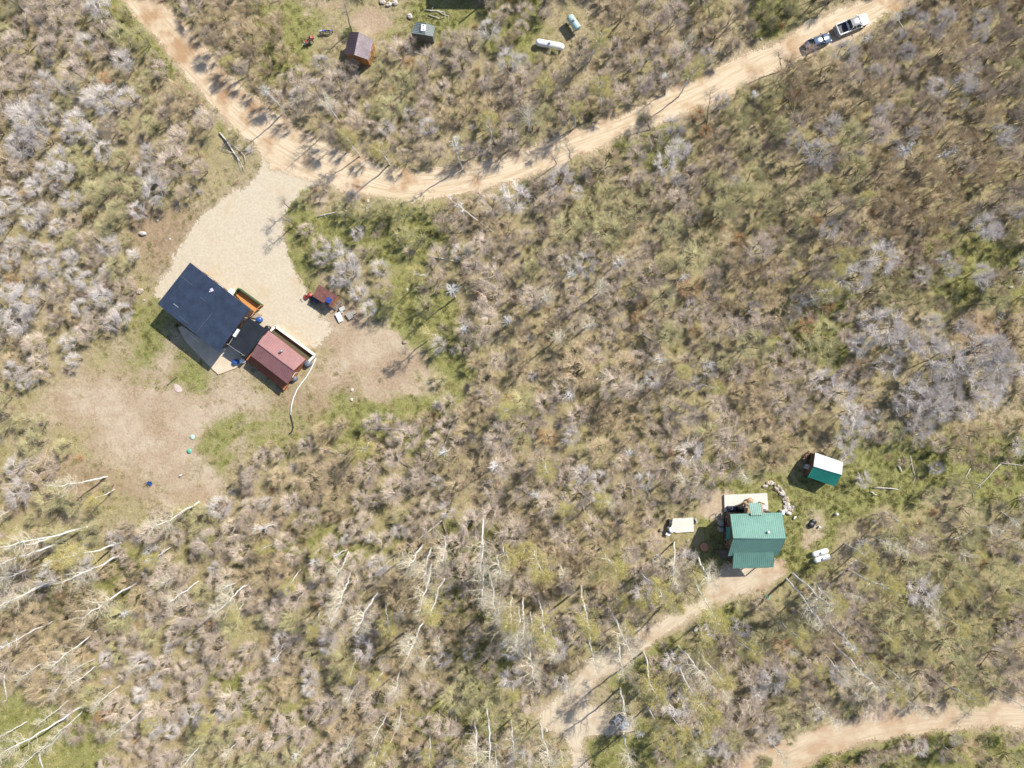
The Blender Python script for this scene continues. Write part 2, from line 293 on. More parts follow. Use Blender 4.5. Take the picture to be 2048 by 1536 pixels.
class MB:
    def __init__(s, o=(0, 0, 0)): s.v = []; s.f = []; s.m = []; s.o = Vector(o); s.sm = []
    def add(s, vs, fs, mi=0, sm=False):
        n = len(s.v); s.v += [Vector(v) - s.o for v in vs]
        for f in fs: s.f.append([i + n for i in f]); s.m.append(mi); s.sm.append(sm)
    def box(s, c, d, rz=0.0, mi=0, M=None):
        c = Vector(c); Rm = M if M is not None else rotm(rz)
        vs = [c + Rm @ Vector((x * d[0] / 2, y * d[1] / 2, z * d[2] / 2)) for z in (-1, 1) for y in (-1, 1) for x in (-1, 1)]
        s.add(vs, [(0, 2, 3, 1), (4, 5, 7, 6), (0, 1, 5, 4), (2, 6, 7, 3), (0, 4, 6, 2), (1, 3, 7, 5)], mi)
    def hexa(s, b, t, mi=0):
        s.add(list(b) + list(t), [(3, 2, 1, 0), (4, 5, 6, 7), (0, 1, 5, 4), (1, 2, 6, 5), (2, 3, 7, 6), (3, 0, 4, 7)], mi)
    def slab(s, q, th, mi=0):
        q = [Vector(p) for p in q]; s.hexa([p - Vector((0, 0, th)) for p in q], q, mi)
    def prism(s, poly, z0, z1, mi=0):
        n = len(poly); vs = [(p[0], p[1], z0) for p in poly] + [(p[0], p[1], z1) for p in poly]
        s.add(vs, [tuple(range(n))[::-1], tuple(range(n, 2 * n))] + [(i, (i + 1) % n, (i + 1) % n + n, i + n) for i in range(n)], mi)
    def tube(s, pts, rs, n=8, mi=0, cap=True):
        pts = [Vector(p) for p in pts]
        if not hasattr(rs, '__len__'): rs = [rs] * len(pts)
        vs = []; up = Vector((0, 0, 1))
        d0 = (pts[-1] - pts[0]).normalized() if len(pts) > 1 else up
        ref = Vector((1, 0, 0)) if abs(d0.x) < 0.8 else Vector((0, 1, 0))
        for i, p in enumerate(pts):
            a = pts[max(0, i - 1)]; b = pts[min(len(pts) - 1, i + 1)]
            d = (b - a).normalized(); u = d.cross(ref).normalized(); w = d.cross(u)
            for k in range(n):
                t = 2 * math.pi * k / n; vs.append(p + (u * math.cos(t) + w * math.sin(t)) * rs[i])
        fs = [(i * n + k, i * n + (k + 1) % n, (i + 1) * n + (k + 1) % n, (i + 1) * n + k) for i in range(len(pts) - 1) for k in range(n)]
        if cap: fs += [tuple(range(n))[::-1], tuple(range((len(pts) - 1) * n, len(pts) * n))]
        s.add(vs, fs, mi, True)
    def cyl(s, c, r, h, n=16, mi=0, r2=None):
        c = Vector(c); s.tube([c, c + Vector((0, 0, h))], [r, r if r2 is None else r2], n, mi)
    def ell(s, c, r, nu=14, nv=8, mi=0, M=None, zmin=-1.0):
        c = Vector(c); vs = []; fs = []
        for j in range(nv + 1):
            ph = -math.pi / 2 + math.pi * j / nv; z = max(zmin, math.sin(ph)); cr = math.cos(ph)
            for i in range(nu):
                t = 2 * math.pi * i / nu; p = Vector((cr * math.cos(t) * r[0], cr * math.sin(t) * r[1], z * r[2]))
                vs.append(c + (M @ p if M is not None else p))
        for j in range(nv):
            for i in range(nu): fs.append((j * nu + i, j * nu + (i + 1) % nu, (j + 1) * nu + (i + 1) % nu, (j + 1) * nu + i))
        s.add(vs, fs, mi, True)
    def loft(s, rings, mi=0, cap=True, sm=True):
        n = len(rings[0]); vs = [p for r in rings for p in r]
        fs = [(i * n + k, i * n + (k + 1) % n, (i + 1) * n + (k + 1) % n, (i + 1) * n + k) for i in range(len(rings) - 1) for k in range(n)]
        s.add(vs, fs, mi, sm)
        if cap: s.add(rings[0], [tuple(range(n))[::-1]], mi); s.add(rings[-1], [tuple(range(n))], mi)
    def build(s, name, mats, parent=None, bevel=0.0, loc=None):
        me = bpy.data.meshes.new(name); me.from_pydata([tuple(v) for v in s.v], [], s.f)
        if not isinstance(mats, (list, tuple)): mats = [mats]
        for m in mats: me.materials.append(m)
        me.polygons.foreach_set("material_index", s.m); me.polygons.foreach_set("use_smooth", s.sm)
        me.validate(); me.update()
        o = link(name, me, parent, loc)
        if bevel:
            b = o.modifiers.new("bevel", 'BEVEL'); b.width = bevel; b.segments = 2; b.limit_method = 'ANGLE'
        return o

# ------------------------------------------------------------------ ground sheet
def axis(half, step, far):
    f = np.arange(-half, half + step / 2, step); c = []; d = step; x = half
    while x < far: d *= 1.5; x += min(d, 60); c.append(x)
    c = np.array(c); return np.concatenate([-c[::-1], f, c])
xs = axis(100, 0.25, 900); ys = axis(77, 0.25, 900)
X, Y = np.meshgrid(xs, ys)
roadsd = np.maximum.reduce([sdf(p, X, Y) for p in (ROAD, ROAD2, GRAVEL, DRIVE)])
def soft(polys, w=1.6, seed=0):
    o = np.zeros(X.shape)
    wob = (fbm(X, Y, 6, seed, 4) - 0.5) * (9 if w > 2 else 6)
    for p in polys: o = np.maximum(o, sm(sdf(p, X, Y, 6) + wob, -w, w))
    return o
g_green = soft(GREENS, 2.6, 1) * 0.92
g_dirt = np.maximum(soft(DIRTS, 2.2, 2), soft([YARD], 4.5, 4) * 0.72)
g_dirt = g_dirt * (1 - 0.85 * soft([GREENS[0], GREENS[2]], 2.6, 1))
g_brown = soft(BROWN, 4.0, 3) * 0.75
edge = sm(roadsd, -1.6, -0.1)
g_dirt = np.maximum(g_dirt, edge * 0.55 * (vn(X, Y, 3, 5) > 0.35))
far_m = sm(np.maximum(np.abs(X) - 83, np.abs(Y) - 62.5), 0, 15)
Z = low(X, Y) + (0.16 * (fbm(X, Y, 2.2, 6, 3) - 0.5) + 0.10 * (vn(X, Y, 0.6, 2) - 0.5)) * (1 - sm(roadsd, -1.0, 0.2)) * (1 - 0.7 * g_dirt) - 0.05 * sm(roadsd, 0.2, 1.0)
ny, nx = X.shape
ii = np.arange(ny * nx).reshape(ny, nx)
quads = np.stack([ii[:-1, :-1], ii[:-1, 1:], ii[1:, 1:], ii[1:, :-1]], -1).reshape(-1, 4)
gme = np_mesh("ground", np.stack([X, Y, Z], -1).reshape(-1, 3), quads, [ground_material()], smooth=True)
ca = gme.color_attributes.new("mask", 'FLOAT_COLOR', 'POINT')
ca.data.foreach_set("color", np.stack([g_green, g_dirt, g_brown, np.ones(X.shape)], -1).astype(np.float32).ravel())
tag(link("ground", gme), kind="structure")

def lane_coords(x, y, cl):
    pts = np.array([P(*p)[:2] for p in cl]); best = np.full(x.shape, 1e9); al = np.zeros(x.shape); ac = np.zeros(x.shape); acc = 0
    for i in range(len(pts) - 1):
        a, b = pts[i], pts[i + 1]; e = b - a; L = np.hypot(*e); t = np.clip(((x - a[0]) * e[0] + (y - a[1]) * e[1]) / L ** 2, 0, 1)
        dx = x - a[0] - t * e[0]; dy = y - a[1] - t * e[1]; d = np.hypot(dx, dy); s = np.sign(e[0] * dy - e[1] * dx)
        m = d < best; best = np.where(m, d, best); al = np.where(m, acc + t * L, al); ac = np.where(m, s * d, ac); acc += L
    return al, ac
def patch(name, poly, cl, mat, dz, label=None, cat=None, kind="structure"):
    pts = np.array([P(*p)[:2] for p in poly]); x0, y0 = pts.min(0) - 2; x1, y1 = pts.max(0) + 2
    gx, gy = np.meshgrid(np.arange(x0, x1, 0.3), np.arange(y0, y1, 0.3))
    d = sdf(poly, gx, gy) + (fbm(gx, gy, 3.0, 4, 3) - 0.5) * 2.0 + 0.3
    keep = d > -1.4
    al, ac = lane_coords(gx, gy, cl)
    z = low(gx, gy) + dz
    n, m = gx.shape; idx = np.arange(n * m).reshape(n, m)
    c = keep[:-1, :-1] & keep[:-1, 1:] & keep[1:, 1:] & keep[1:, :-1]
    q = np.stack([idx[:-1, :-1], idx[:-1, 1:], idx[1:, 1:], idx[1:, :-1]], -1)[c]
    used = np.unique(q); mp = np.zeros(n * m, int); mp[used] = np.arange(len(used))
    V = np.stack([gx, gy, z], -1).reshape(-1, 3)[used]
    me = np_mesh(name, V, mp[q], [mat], smooth=True)
    a = me.attributes.new("lane", 'FLOAT_VECTOR', 'POINT')
    a.data.foreach_set("vector", np.stack([al, ac, d], -1).reshape(-1, 3)[used].astype(np.float32).ravel())
    return tag(link(name, me), label, cat, kind=kind)
m_road = road_material("road_dirt", (0.45, 0.34, 0.21), (0.62, 0.505, 0.355), (0.37, 0.235, 0.13))
m_road2 = road_material("road_dirt_tan", (0.42, 0.32, 0.205), (0.54, 0.44, 0.305), (0.41, 0.285, 0.175))
m_gravel = road_material("gravel_pale", (0.44, 0.37, 0.265), (0.54, 0.465, 0.345), (0.47, 0.37, 0.24), ruts=False)
m_drive = road_material("drive_sandy", (0.43, 0.35, 0.24), (0.56, 0.47, 0.345), (0.38, 0.27, 0.17), spread=1.0)
patch("road", ROAD, ROADC, m_road, 0.012, "broad sandy dirt road curving across the top of the photo", "road")
patch("road", ROAD2, ROAD2C, m_road2, 0.012, "tan dirt road crossing the bottom right corner", "road")
patch("driveway", GRAVEL, [(600, 320), (520, 420), (480, 520), (600, 640)], m_gravel, 0.004, "pale gravel driveway beside the navy-roofed cabin", "driveway")
patch("driveway", DRIVE, DRIVEC, m_drive, 0.004, "sandy track leading down-left from the green-roofed house", "driveway")

# ------------------------------------------------------------------ branch meshes
def seg_mesh(segs, sides=3):
    """segs: (n,8) p0 p1 r0 r1 -> vertices, triangles"""
    s = np.asarray(segs, float); p0 = s[:, 0:3]; p1 = s[:, 3:6]; r0 = s[:, 6]; r1 = s[:, 7]
    d = p1 - p0; d /= np.linalg.norm(d, axis=1, keepdims=True) + 1e-9
    ref = np.where(np.abs(d[:, 2:3]) < 0.9, np.array([[0, 0, 1.0]]), np.array([[1.0, 0, 0]]))
    u = np.cross(d, ref); u /= np.linalg.norm(u, axis=1, keepdims=True) + 1e-9; w = np.cross(d, u)
    n = len(s); V = []; 
    for P0, RR in ((p0, r0), (p1, r1)):
        for k in range(sides):
            t = 2 * math.pi * k / sides
            V.append(P0 + (u * math.cos(t) + w * math.sin(t)) * RR[:, None])
    V = np.stack(V, 1).reshape(-1, 3); base = np.arange(n)[:, None] * 2 * sides; T = []
    for k in range(sides):
        k2 = (k + 1) % sides
        T.append(base + np.array([k, k2, sides + k2])); T.append(base + np.array([k, sides + k2, sides + k]))
    return V, np.stack(T, 1).reshape(-1, 3)
def rv(r): 
    while True:
        v = np.array([r.uniform(-1, 1) for _ in range(3)]); n = np.linalg.norm(v)
        if 0.05 < n < 1: return v / n
def poly(segs, a, b, r0, r1, n, wob, r, sag=0.0):
    pts = [a + (b - a) * t / n + rv(r) * wob * (1 if 0 < t < n else 0) for t in range(n + 1)]
    for i in range(1, n): pts[i] = pts[i] - np.array([0, 0, sag * math.sin(math.pi * i / n)])
    for i in range(n):
        ra = r0 + (r1 - r0) * i / n; rb = r0 + (r1 - r0) * (i + 1) / n
        segs.append([*pts[i], *pts[i + 1], ra, rb])
    return pts
def grow_oak(seed, Rr=2.0, Hh=4.2, stems=4, tips=64, tw=14, thick=1.0):
    """multi-stemmed bare oak: limbs aimed at tips spread through a dome, each tip a spray of twigs"""
    r = random.Random(seed); trunk = []; crown = []
    nodes = []
    ox, oy = r.uniform(-.25, .25), r.uniform(-.25, .25)
    lobes = [(r.uniform(0, 6.28), r.uniform(0.75, 1.15)) for _ in range(5)]
    for i in range(stems):
        a = 6.28 * i / stems + r.uniform(-.5, .5); rad = Rr * r.uniform(.3, .55)
        b = np.array([math.cos(a) * .15, math.sin(a) * .15, -0.1]); e = np.array([math.cos(a) * rad, math.sin(a) * rad, Hh * r.uniform(.45, .62)])
        pts = poly(trunk, b, e, 0.075 * thick, 0.035 * thick, 4, 0.10, r)
        nodes += pts[2:]
    for i in range(tips):
        a = r.uniform(0, 6.283); q = math.sqrt(r.uniform(0.02, 1.0))
        lob = max(l * math.exp(-(((a - c + 3.14) % 6.283 - 3.14) ** 2) / 0.9) for c, l in lobes)
        rad = Rr * q * (0.55 + 0.45 * lob)
        zt = Hh * (0.55 + 0.4 * math.sqrt(max(0, 1 - q * q)) * r.uniform(.6, 1.05) + r.uniform(-.10, .06))
        tip = np.array([math.cos(a) * rad + ox, math.sin(a) * rad + oy, zt])
        nd = min(nodes, key=lambda p: np.linalg.norm(p - tip) + r.uniform(0, .5))
        pts = poly(crown, nd, tip, 0.026 * thick, 0.010, 3, 0.10, r)
        out = np.array([math.cos(a), math.sin(a), 0.55])
        for k in range(tw):
            t = r.uniform(0.15, 1.0) * 3; j = min(2, int(t)); p = pts[j] + (pts[j + 1] - pts[j]) * (t - j)
            d = out * 0.7 + rv(r) * 0.85 + np.array([0, 0, 0.1]); d /= np.linalg.norm(d)
            L = r.uniform(.28, .8)
            m = p + d * L * .55 + rv(r) * .03; e = p + d * L + rv(r) * .07
            crown.append([*p, *m, 0.0066, 0.0055]); crown.append([*m, *e, 0.0055, 0.002])
            if r.random() < .45:
                e2 = m + (d + rv(r) * .8) * L * .4; crown.append([*m, *e2, 0.005, 0.002])
    return trunk, crown
def leaf_mesh(points, size, r, n=1):
    V = []; T = []
    for p in points:
        for _ in range(n):
            a = rv(r); b = np.cross(a, rv(r)); b /= np.linalg.norm(b) + 1e-6; c = p + rv(r) * size * 1.5; s = size * r.uniform(.6, 1.3)
            i = len(V); V += [c - a * s, c + b * s * .5, c + a * s, c - b * s * .5]; T += [[i, i + 1, i + 2], [i, i + 2, i + 3]]
    return np.array(V), np.array(T)
def grow_aspen(seed, kind):
    """unit aspen, 12 m tall, straight white trunk"""
    r = random.Random(seed); trunk = []; crown = []; tips = []
    Hh = 12.0; n = 12; pts = []; off = np.zeros(2); dr = np.array([r.uniform(-.05, .05), r.uniform(-.05, .05)])
    for i in range(n + 1):
        pts.append(np.array([off[0], off[1], -0.3 + (Hh + .3) * i / n])); off = off + dr + np.array([r.uniform(-.15, .15), r.uniform(-.15, .15)])
    for i in range(n):
        ra = 0.125 * (1 - i / n) ** 0.75 + 0.018; rb = 0.125 * (1 - (i + 1) / n) ** 0.75 + 0.018
        trunk.append([*pts[i], *pts[i + 1], ra, rb])
    dead = kind == 'dead'
    for i in range(4, n): crown.append([*pts[i], *pts[i + 1], .012, .012])
    nb = 20 if dead else 32
    for k in range(nb):
        t = r.uniform(.40 if not dead else .5, .99) ** .7; f = t * n; j = min(n - 1, int(f)); p = pts[j] + (pts[j + 1] - pts[j]) * (f - j)
        a = r.uniform(0, 6.283); L = (3.1 if not dead else 2.1) * (1.12 - t) ** .5 * r.uniform(.65, 1.15)
        up = r.uniform(.25, .9) if dead else r.uniform(.45, 1.3); d = np.array([math.cos(a), math.sin(a), up]); d /= np.linalg.norm(d)
        tip = p + d * L; q = poly(crown, p, tip, (0.055 * (1.2 - t) + .020) if dead else (0.046 * (1.2 - t) + .012), 0.014 if dead else .009, 4, 0.14 if dead else 0.10, r, sag=0.12 * L)
        for s in range(7 if dead else 17 if kind == 'yellow' else 14):
            u = r.uniform(.3, 1) * 4; jj = min(3, int(u)); b = q[jj] + (q[jj + 1] - q[jj]) * (u - jj)
            dd = d * .6 + rv(r) * .8; dd /= np.linalg.norm(dd); l2 = r.uniform(.3, .75) if dead else r.uniform(.35, .95); e = b + dd * l2
            m = b + dd * l2 * .5 + rv(r) * .06
            w = .016 if dead else .0065
            crown.append([*b, *m, w, w * .7]); crown.append([*m, *e, w * .7, .003]); tips += [e, m]
            if not dead:
                for _ in range(2 if kind == 'yellow' else 1):
                    e3 = m + (dd + rv(r)) * .22; crown.append([*m, *e3, .005, .002]); tips.append(e3)
    return trunk, crown, tips

# twig colours: light grey bark seen in sun
TW = {'pink': (0.66, 0.54, 0.43), 'silver': (0.70, 0.63, 0.57), 'tan': (0.58, 0.45, 0.28), 'olive': (0.53, 0.48, 0.25), 'brown': (0.54, 0.435, 0.325), 'rust': (0.58, 0.37, 0.20)}
TWM = {k: pm("twigs_" + k, v, 0.9, 0, 0.3, 1.3, spec=0.2, rnd=0.16) for k, v in TW.items()}
BARK = pm("oak_bark", (0.23, 0.185, 0.14), 0.95, 0, 0.35, 6, spec=0.2)
ASPBARK = pm("aspen_bark", (0.80, 0.78, 0.73), 0.75, 0, 0.0, 2.2, c2=(0.55, 0.52, 0.46), vscale=(1, 1, 2.5), spec=0.3)
ASPBR = pm("aspen_branch", (0.60, 0.54, 0.42), 0.8, 0, 0.25, 2, spec=0.2)
DEADBR = pm("dead_branch", (0.68, 0.65, 0.60), 0.85, 0, 0.25, 2, spec=0.2)
PTW = pm("aspen_pale_twigs", (0.68, 0.59, 0.42), 0.9, 0, 0.3, 1.5, spec=0.15, rnd=0.12)
YTW = pm("aspen_catkin_twigs", (0.50, 0.43, 0.19), 0.9, 0, 0.3, 1.5, spec=0.15, rnd=0.12)
YLEAF = pm("aspen_new_leaves", (0.47, 0.40, 0.12), 0.7, 0, 0.35, 2, spec=0.2)
PALETTES = list(TW.keys())
OAKS = []          # per shape: (trunkV,trunkT,crownV,crownT)
for i in range(10):
    tr, cr = grow_oak(100 + i, Rr=2.0 + 0.15 * (i % 3), Hh=4.0 + 0.25 * (i % 4), stems=3 + i % 3, tips=80 + 5 * (i % 4))
    OAKS.append((*seg_mesh(tr, 5), *seg_mesh(cr, 3)))
OAK_ME = {}
def oak_meshes(shape, pal):
    k = (shape, pal)
    if k not in OAK_ME:
        a, b, c, d = OAKS[shape]
        tm = next((v[0] for kk, v in OAK_ME.items() if kk[0] == shape), None) or np_mesh("oak_trunk", a, b, [BARK], smooth=True)
        OAK_ME[k] = (tm, np_mesh("oak_crown", c, d, [TWM[pal]]))
    return OAK_ME[k]

# ------------------------------------------------------------------ scatter one "stuff" object
LIB = {}
def library(name, meshes):
    c = bpy.data.collections.new(name)
    for i, me in enumerate(meshes):
        o = bpy.data.objects.new("%s_%03d" % (name, i), me); c.objects.link(o)
    return c
def scatter(name, pts, rots, scl, idx, lib, **tags):
    me = bpy.data.meshes.new(name); me.vertices.add(len(pts)); me.vertices.foreach_set("co", np.asarray(pts, np.float32).ravel())
    for nm, tp, dat, key in (("rot", 'FLOAT_VECTOR', rots, "vector"), ("scl", 'FLOAT_VECTOR', scl, "vector"), ("idx", 'INT', idx, "value")):
        a = me.attributes.new(nm, tp, 'POINT'); a.data.foreach_set(key, np.asarray(dat, np.int32 if tp == 'INT' else np.float32).ravel())
    o = link(name, me)
    ng = bpy.data.node_groups.new(name + "_nodes", 'GeometryNodeTree')
    ng.interface.new_socket("Geometry", in_out='INPUT', socket_type='NodeSocketGeometry'); ng.interface.new_socket("Geometry", in_out='OUTPUT', socket_type='NodeSocketGeometry')
    gi = ng.nodes.new("NodeGroupInput"); go = ng.nodes.new("NodeGroupOutput"); ip = ng.nodes.new("GeometryNodeInstanceOnPoints")
    ci = ng.nodes.new("GeometryNodeCollectionInfo"); ci.inputs["Collection"].default_value = lib; ci.inputs["Separate Children"].default_value = True; ci.inputs["Reset Children"].default_value = True
    def na(nm, t):
        n = ng.nodes.new("GeometryNodeInputNamedAttribute"); n.data_type = t; n.inputs[0].default_value = nm; return n.outputs[0]
    ng.links.new(gi.outputs[0], ip.inputs["Points"]); ng.links.new(ci.outputs[0], ip.inputs["Instance"]); ip.inputs["Pick Instance"].default_value = True
    ng.links.new(na("idx", 'INT'), ip.inputs["Instance Index"]); ng.links.new(na("scl", 'FLOAT_VECTOR'), ip.inputs["Scale"])
    er = ng.nodes.new("FunctionNodeEulerToRotation"); ng.links.new(na("rot", 'FLOAT_VECTOR'), er.inputs[0]); ng.links.new(er.outputs[0], ip.inputs["Rotation"])
    ng.links.new(ip.outputs[0], go.inputs[0])
    md = o.modifiers.new("scatter", 'NODES'); md.node_group = ng
    return tag(o, **tags)

# ================================================================== landmarks used in descriptions
MARKS = [("navy-roofed cabin", 405, 615), ("red-roofed cabin", 560, 715), ("green-roofed house", 1510, 1070), ("green and white shed", 1650, 940), ("twin white tanks", 1642, 1110),
         ("rusty-roofed carport", 650, 592), ("brown-roofed shed", 718, 95), ("long white tank", 1100, 89), ("pale green tank", 1148, 45), ("white pickup", 1705, 50), ("blue-grey car", 1637, 82),
         ("parked utility vehicle", 1245, 1450), ("grey-green hut", 845, 60), ("white boulder", 286, 467), ("blue camp chair", 301, 967), ("barbecue slab", 1360, 1050), ("little green barrel", 1535, 1195),
         ("low crate on the grass", 1944, 670), ("photo's top left corner", 0, 0), ("photo's bottom left corner", 0, 1536), ("photo's bottom right corner", 2048, 1536), ("photo's top right corner", 2048, 0),
         ("photo's centre", 1024, 768), ("left edge's middle", 0, 768), ("right edge's middle", 2048, 768), ("bottom edge's middle", 1024, 1536), ("top edge's middle", 1024, 0),
         ("driveway junction", 540, 330), ("lowest bend of the curved road", 830, 370), ("long dark crossed log", 935, 1170), ("forked pale log", 460, 295)]
ORD = ["nearest", "second nearest", "third nearest", "fourth nearest", "fifth nearest", "sixth nearest", "seventh nearest", "eighth nearest", "ninth nearest", "tenth nearest"] + ["%dth nearest" % i for i in range(11, 60)]
DIRS = ["right of", "above-right of", "above", "above-left of", "left of", "below-left of", "below", "below-right of"]
PENDING = []
def describe(o, look, px, py):
    best = min(MARKS, key=lambda m: math.hypot(px - m[1], py - m[2]) * (0.8 if "photo" not in m[0] and "edge" not in m[0] else 1.0))
    d = math.hypot(px - best[1], py - best[2]); a = math.atan2(best[2] - py, px - best[1])
    dn = DIRS[int(round(a / (math.pi / 4))) % 8]
    PENDING.append((look, dn, best[0], d, o))
def settle():
    g = {}
    for p in PENDING: g.setdefault(p[:3], []).append(p)
    for k, L in g.items():
        L.sort(key=lambda p: p[3])
        for i, p in enumerate(L):
            tail = "%s the %s" % (k[1], k[2])
            p[4]["label"] = (k[0] + " " + tail) if len(L) == 1 else "%s, %s of those %s" % (k[0], ORD[i], tail)

# ================================================================== aspens
ASP = [  # base px, trunk end px, kind
 (173,1054,20,1094,'pale'),(133,1079,27,1124,'pale'),(117,1073,13,1108,'yellow'),(240,1087,140,1131,'yellow'),(240,1109,143,1157,'pale'),(135,1106,100,1121,'dead'),(77,1134,0,1167,'pale'),
 (117,1154,0,1204,'pale'),(277,1164,180,1221,'pale'),(280,1214,247,1234,'dead'),(103,1244,7,1301,'dead'),(200,1254,117,1317,'pale'),(290,1317,260,1341,'pale'),(163,1414,20,1497,'pale'),
 (53,1444,-6,1478,'pale'),(163,1424,113,1467,'pale'),(487,1156,450,1177,'pale'),(500,1162,430,1217,'pale'),(90,1491,37,1536,'pale'),(137,1344,103,1387,'pale'),(213,954,123,975,'pale'),
 (397,1004,310,1040,'pale'),(33,1012,-8,1030,'pale'),(227,979,180,995,'yellow'),(95,1170,40,1190,'pale'),(40,1142,-5,1156,'pale'),
 (700,1149,669,1201,'pale'),(639,1224,615,1261,'yellow'),(682,1206,659,1244,'pale'),(754,1187,730,1251,'pale'),(770,1204,767,1254,'yellow'),(845,1091,815,1134,'pale'),(862,1097,845,1154,'pale'),
 (864,1127,850,1194,'pale'),(890,1074,879,1111,'pale'),(889,1157,875,1207,'yellow'),(855,1231,817,1304,'pale'),(712,1314,699,1344,'yellow'),(570,1296,549,1324,'dead'),(969,1020,969,1124,'pale'),
 (969,1116,962,1181,'pale'),(974,1131,979,1197,'pale'),(995,1101,1002,1151,'pale'),(1002,1084,1005,1114,'yellow'),(999,1204,995,1251,'pale'),(1022,1184,1015,1231,'yellow'),(860,1471,862,1510,'yellow'),
 (609,1491,595,1514,'dead'),(695,1099,669,1112,'dead'),(697,1104,672,1137,'pale'),(645,1114,632,1126,'dead'),(559,1047,515,1061,'dead'),(802,1411,800,1450,'pale'),(974,1411,980,1521,'pale'),(949,1441,942,1517,'pale'),
 (1047,1197,1054,1264,'pale'),(1037,1214,1037,1277,'pale'),(1061,1224,1062,1264,'pale'),(1076,1191,1087,1254,'yellow'),(1102,1251,1111,1301,'pale'),(1056,1277,1062,1347,'pale'),(1062,1094,1071,1131,'yellow'),
 (1201,1097,1221,1147,'yellow'),(1162,1171,1184,1231,'yellow'),(1279,1141,1317,1197,'yellow'),(1349,1084,1354,1134,'pale'),(1392,1109,1427,1154,'pale'),(1387,1157,1437,1221,'yellow'),(1216,1217,1254,1291,'pale'),
 (1234,1271,1254,1331,'pale'),(1177,1264,1199,1327,'pale'),(1131,1347,1141,1387,'pale'),(1286,1304,1317,1377,'yellow'),(1344,1317,1397,1417,'yellow'),(1356,1292,1397,1357,'pale'),(1396,1299,1441,1344,'yellow'),
 (1464,1274,1504,1311,'yellow'),(1241,1377,1264,1437,'pale'),(1296,1412,1327,1461,'yellow'),(1079,1447,1094,1524,'pale'),(1247,1467,1262,1524,'pale'),(1047,1491,1040,1540,'yellow'),(1270,1462,1277,1474,'dead'),
 (1584,1147,1646,1201,'pale'),(1573,1157,1636,1231,'pale'),(1629,1166,1679,1211,'yellow'),(1696,1141,1783,1194,'yellow'),(1736,1071,1783,1094,'pale'),(1689,1087,1736,1114,'yellow'),(1706,1111,1749,1137,'yellow'),
 (1649,1234,1703,1281,'dead'),(1663,1284,1743,1357,'pale'),(1563,1244,1596,1284,'yellow'),(1749,1251,1789,1281,'yellow'),(1819,1181,1869,1214,'pale'),(1759,1327,1809,1364,'pale'),(1753,1347,1799,1391,'yellow'),
 (1876,1167,1906,1187,'yellow'),(1769,1024,1809,1054,'yellow'),(1813,1067,1846,1084,'pale'),(2003,1024,2036,1044,'pale'),(2009,1077,2046,1097,'pale'),(1696,1371,1723,1397,'pale'),(1909,1171,1940,1187,'yellow'),
 (985,463,909,407,'dead'),(1813,70,1803,33,'dead'),(1510,205,1517,187,'dead'),(467,140,462,130,'yellow'),(1010,395,1005,378,'dead'),(1480,935,1497,960,'pale'),(1350,935,1362,958,'pale'),(1720,95,1735,72,'dead'),
 (1680,1262,1700,1300,'yellow'),(1560,1330,1590,1362,'yellow'),(1840,1290,1872,1316,'yellow'),(1985,1190,2015,1206,'yellow'),(1330,1470,1345,1500,'yellow'),(1120,1500,1122,1530,'yellow'),(1400,1440,1420,1476,'yellow'),(1940,1110,1965,1122,'yellow')]
CROWN = [(900,580,'dead'),(922,649,'dead'),(1013,645,'dead'),(860,662,'yellow'),(719,892,'yellow'),(894,905,'dead'),(999,939,'dead'),(1022,822,'yellow'),(839,535,'yellow'),(1134,539,'dead'),(1096,585,'pale'),
 (1137,785,'dead'),(1317,712,'dead'),(1374,739,'yellow'),(1417,722,'dead'),(1254,909,'dead'),(1067,995,'dead'),(1204,995,'yellow'),(1211,572,'pale'),(1234,522,'dead'),(1431,769,'yellow'),(1111,679,'pale'),
 (1191,70,'yellow'),(1101,153,'yellow'),(1214,177,'yellow'),(1061,217,'pale'),(1387,143,'yellow'),(1371,80,'pale'),(1157,220,'yellow'),(759,293,'yellow'),(699,280,'yellow'),(979,253,'yellow'),(1663,572,'yellow'),
 (1679,535,'yellow'),(1640,600,'pale'),(1740,400,'yellow'),(650,200,'pale'),(915,300,'dead'),(530,175,'dead'),(1280,780,'pale'),(1180,650,'pale'),(1130,1010,'yellow'),(1690,500,'yellow'),(1900,300,'dead'),(1818,300,'dead'),(1366,560,'dead'),(1090,930,'yellow'),(1215,1010,'pale')]
ASP_ME = {}
for kind in ('pale', 'yellow', 'dead'):
    L = []
    for i in range(4):
        tr, cr, tips = grow_aspen(500 + i * 7 + len(kind), kind)
        tm = np_mesh("aspen_trunk", *seg_mesh(tr, 8), [ASPBARK], smooth=True)
        V, T = seg_mesh(cr, 3)
        if kind == 'dead': cm = np_mesh("aspen_branches", V, T, [DEADBR])
        else:
            mi = np.where(np.repeat(np.asarray(cr)[:, 6], 6) > 0.0085, 0, 1)
            rr = random.Random(i); tp = tips if kind == 'yellow' else rr.sample(tips, len(tips) // 12)
            LV, LT = leaf_mesh(tp, 0.045, rr, 3 if kind == 'yellow' else 1)
            cm = np_mesh("aspen_branches", np.concatenate([V, LV]), np.concatenate([T, LT + len(V)]), [ASPBR, YTW if kind == 'yellow' else PTW, YLEAF], np.concatenate([mi, np.full(len(LT), 2)]))
        L.append((tm, cm))
    ASP_ME[kind] = L
LOOK = {'pale': "pale bare aspen", 'yellow': "yellow-green aspen", 'dead': "dead silver-white aspen"}
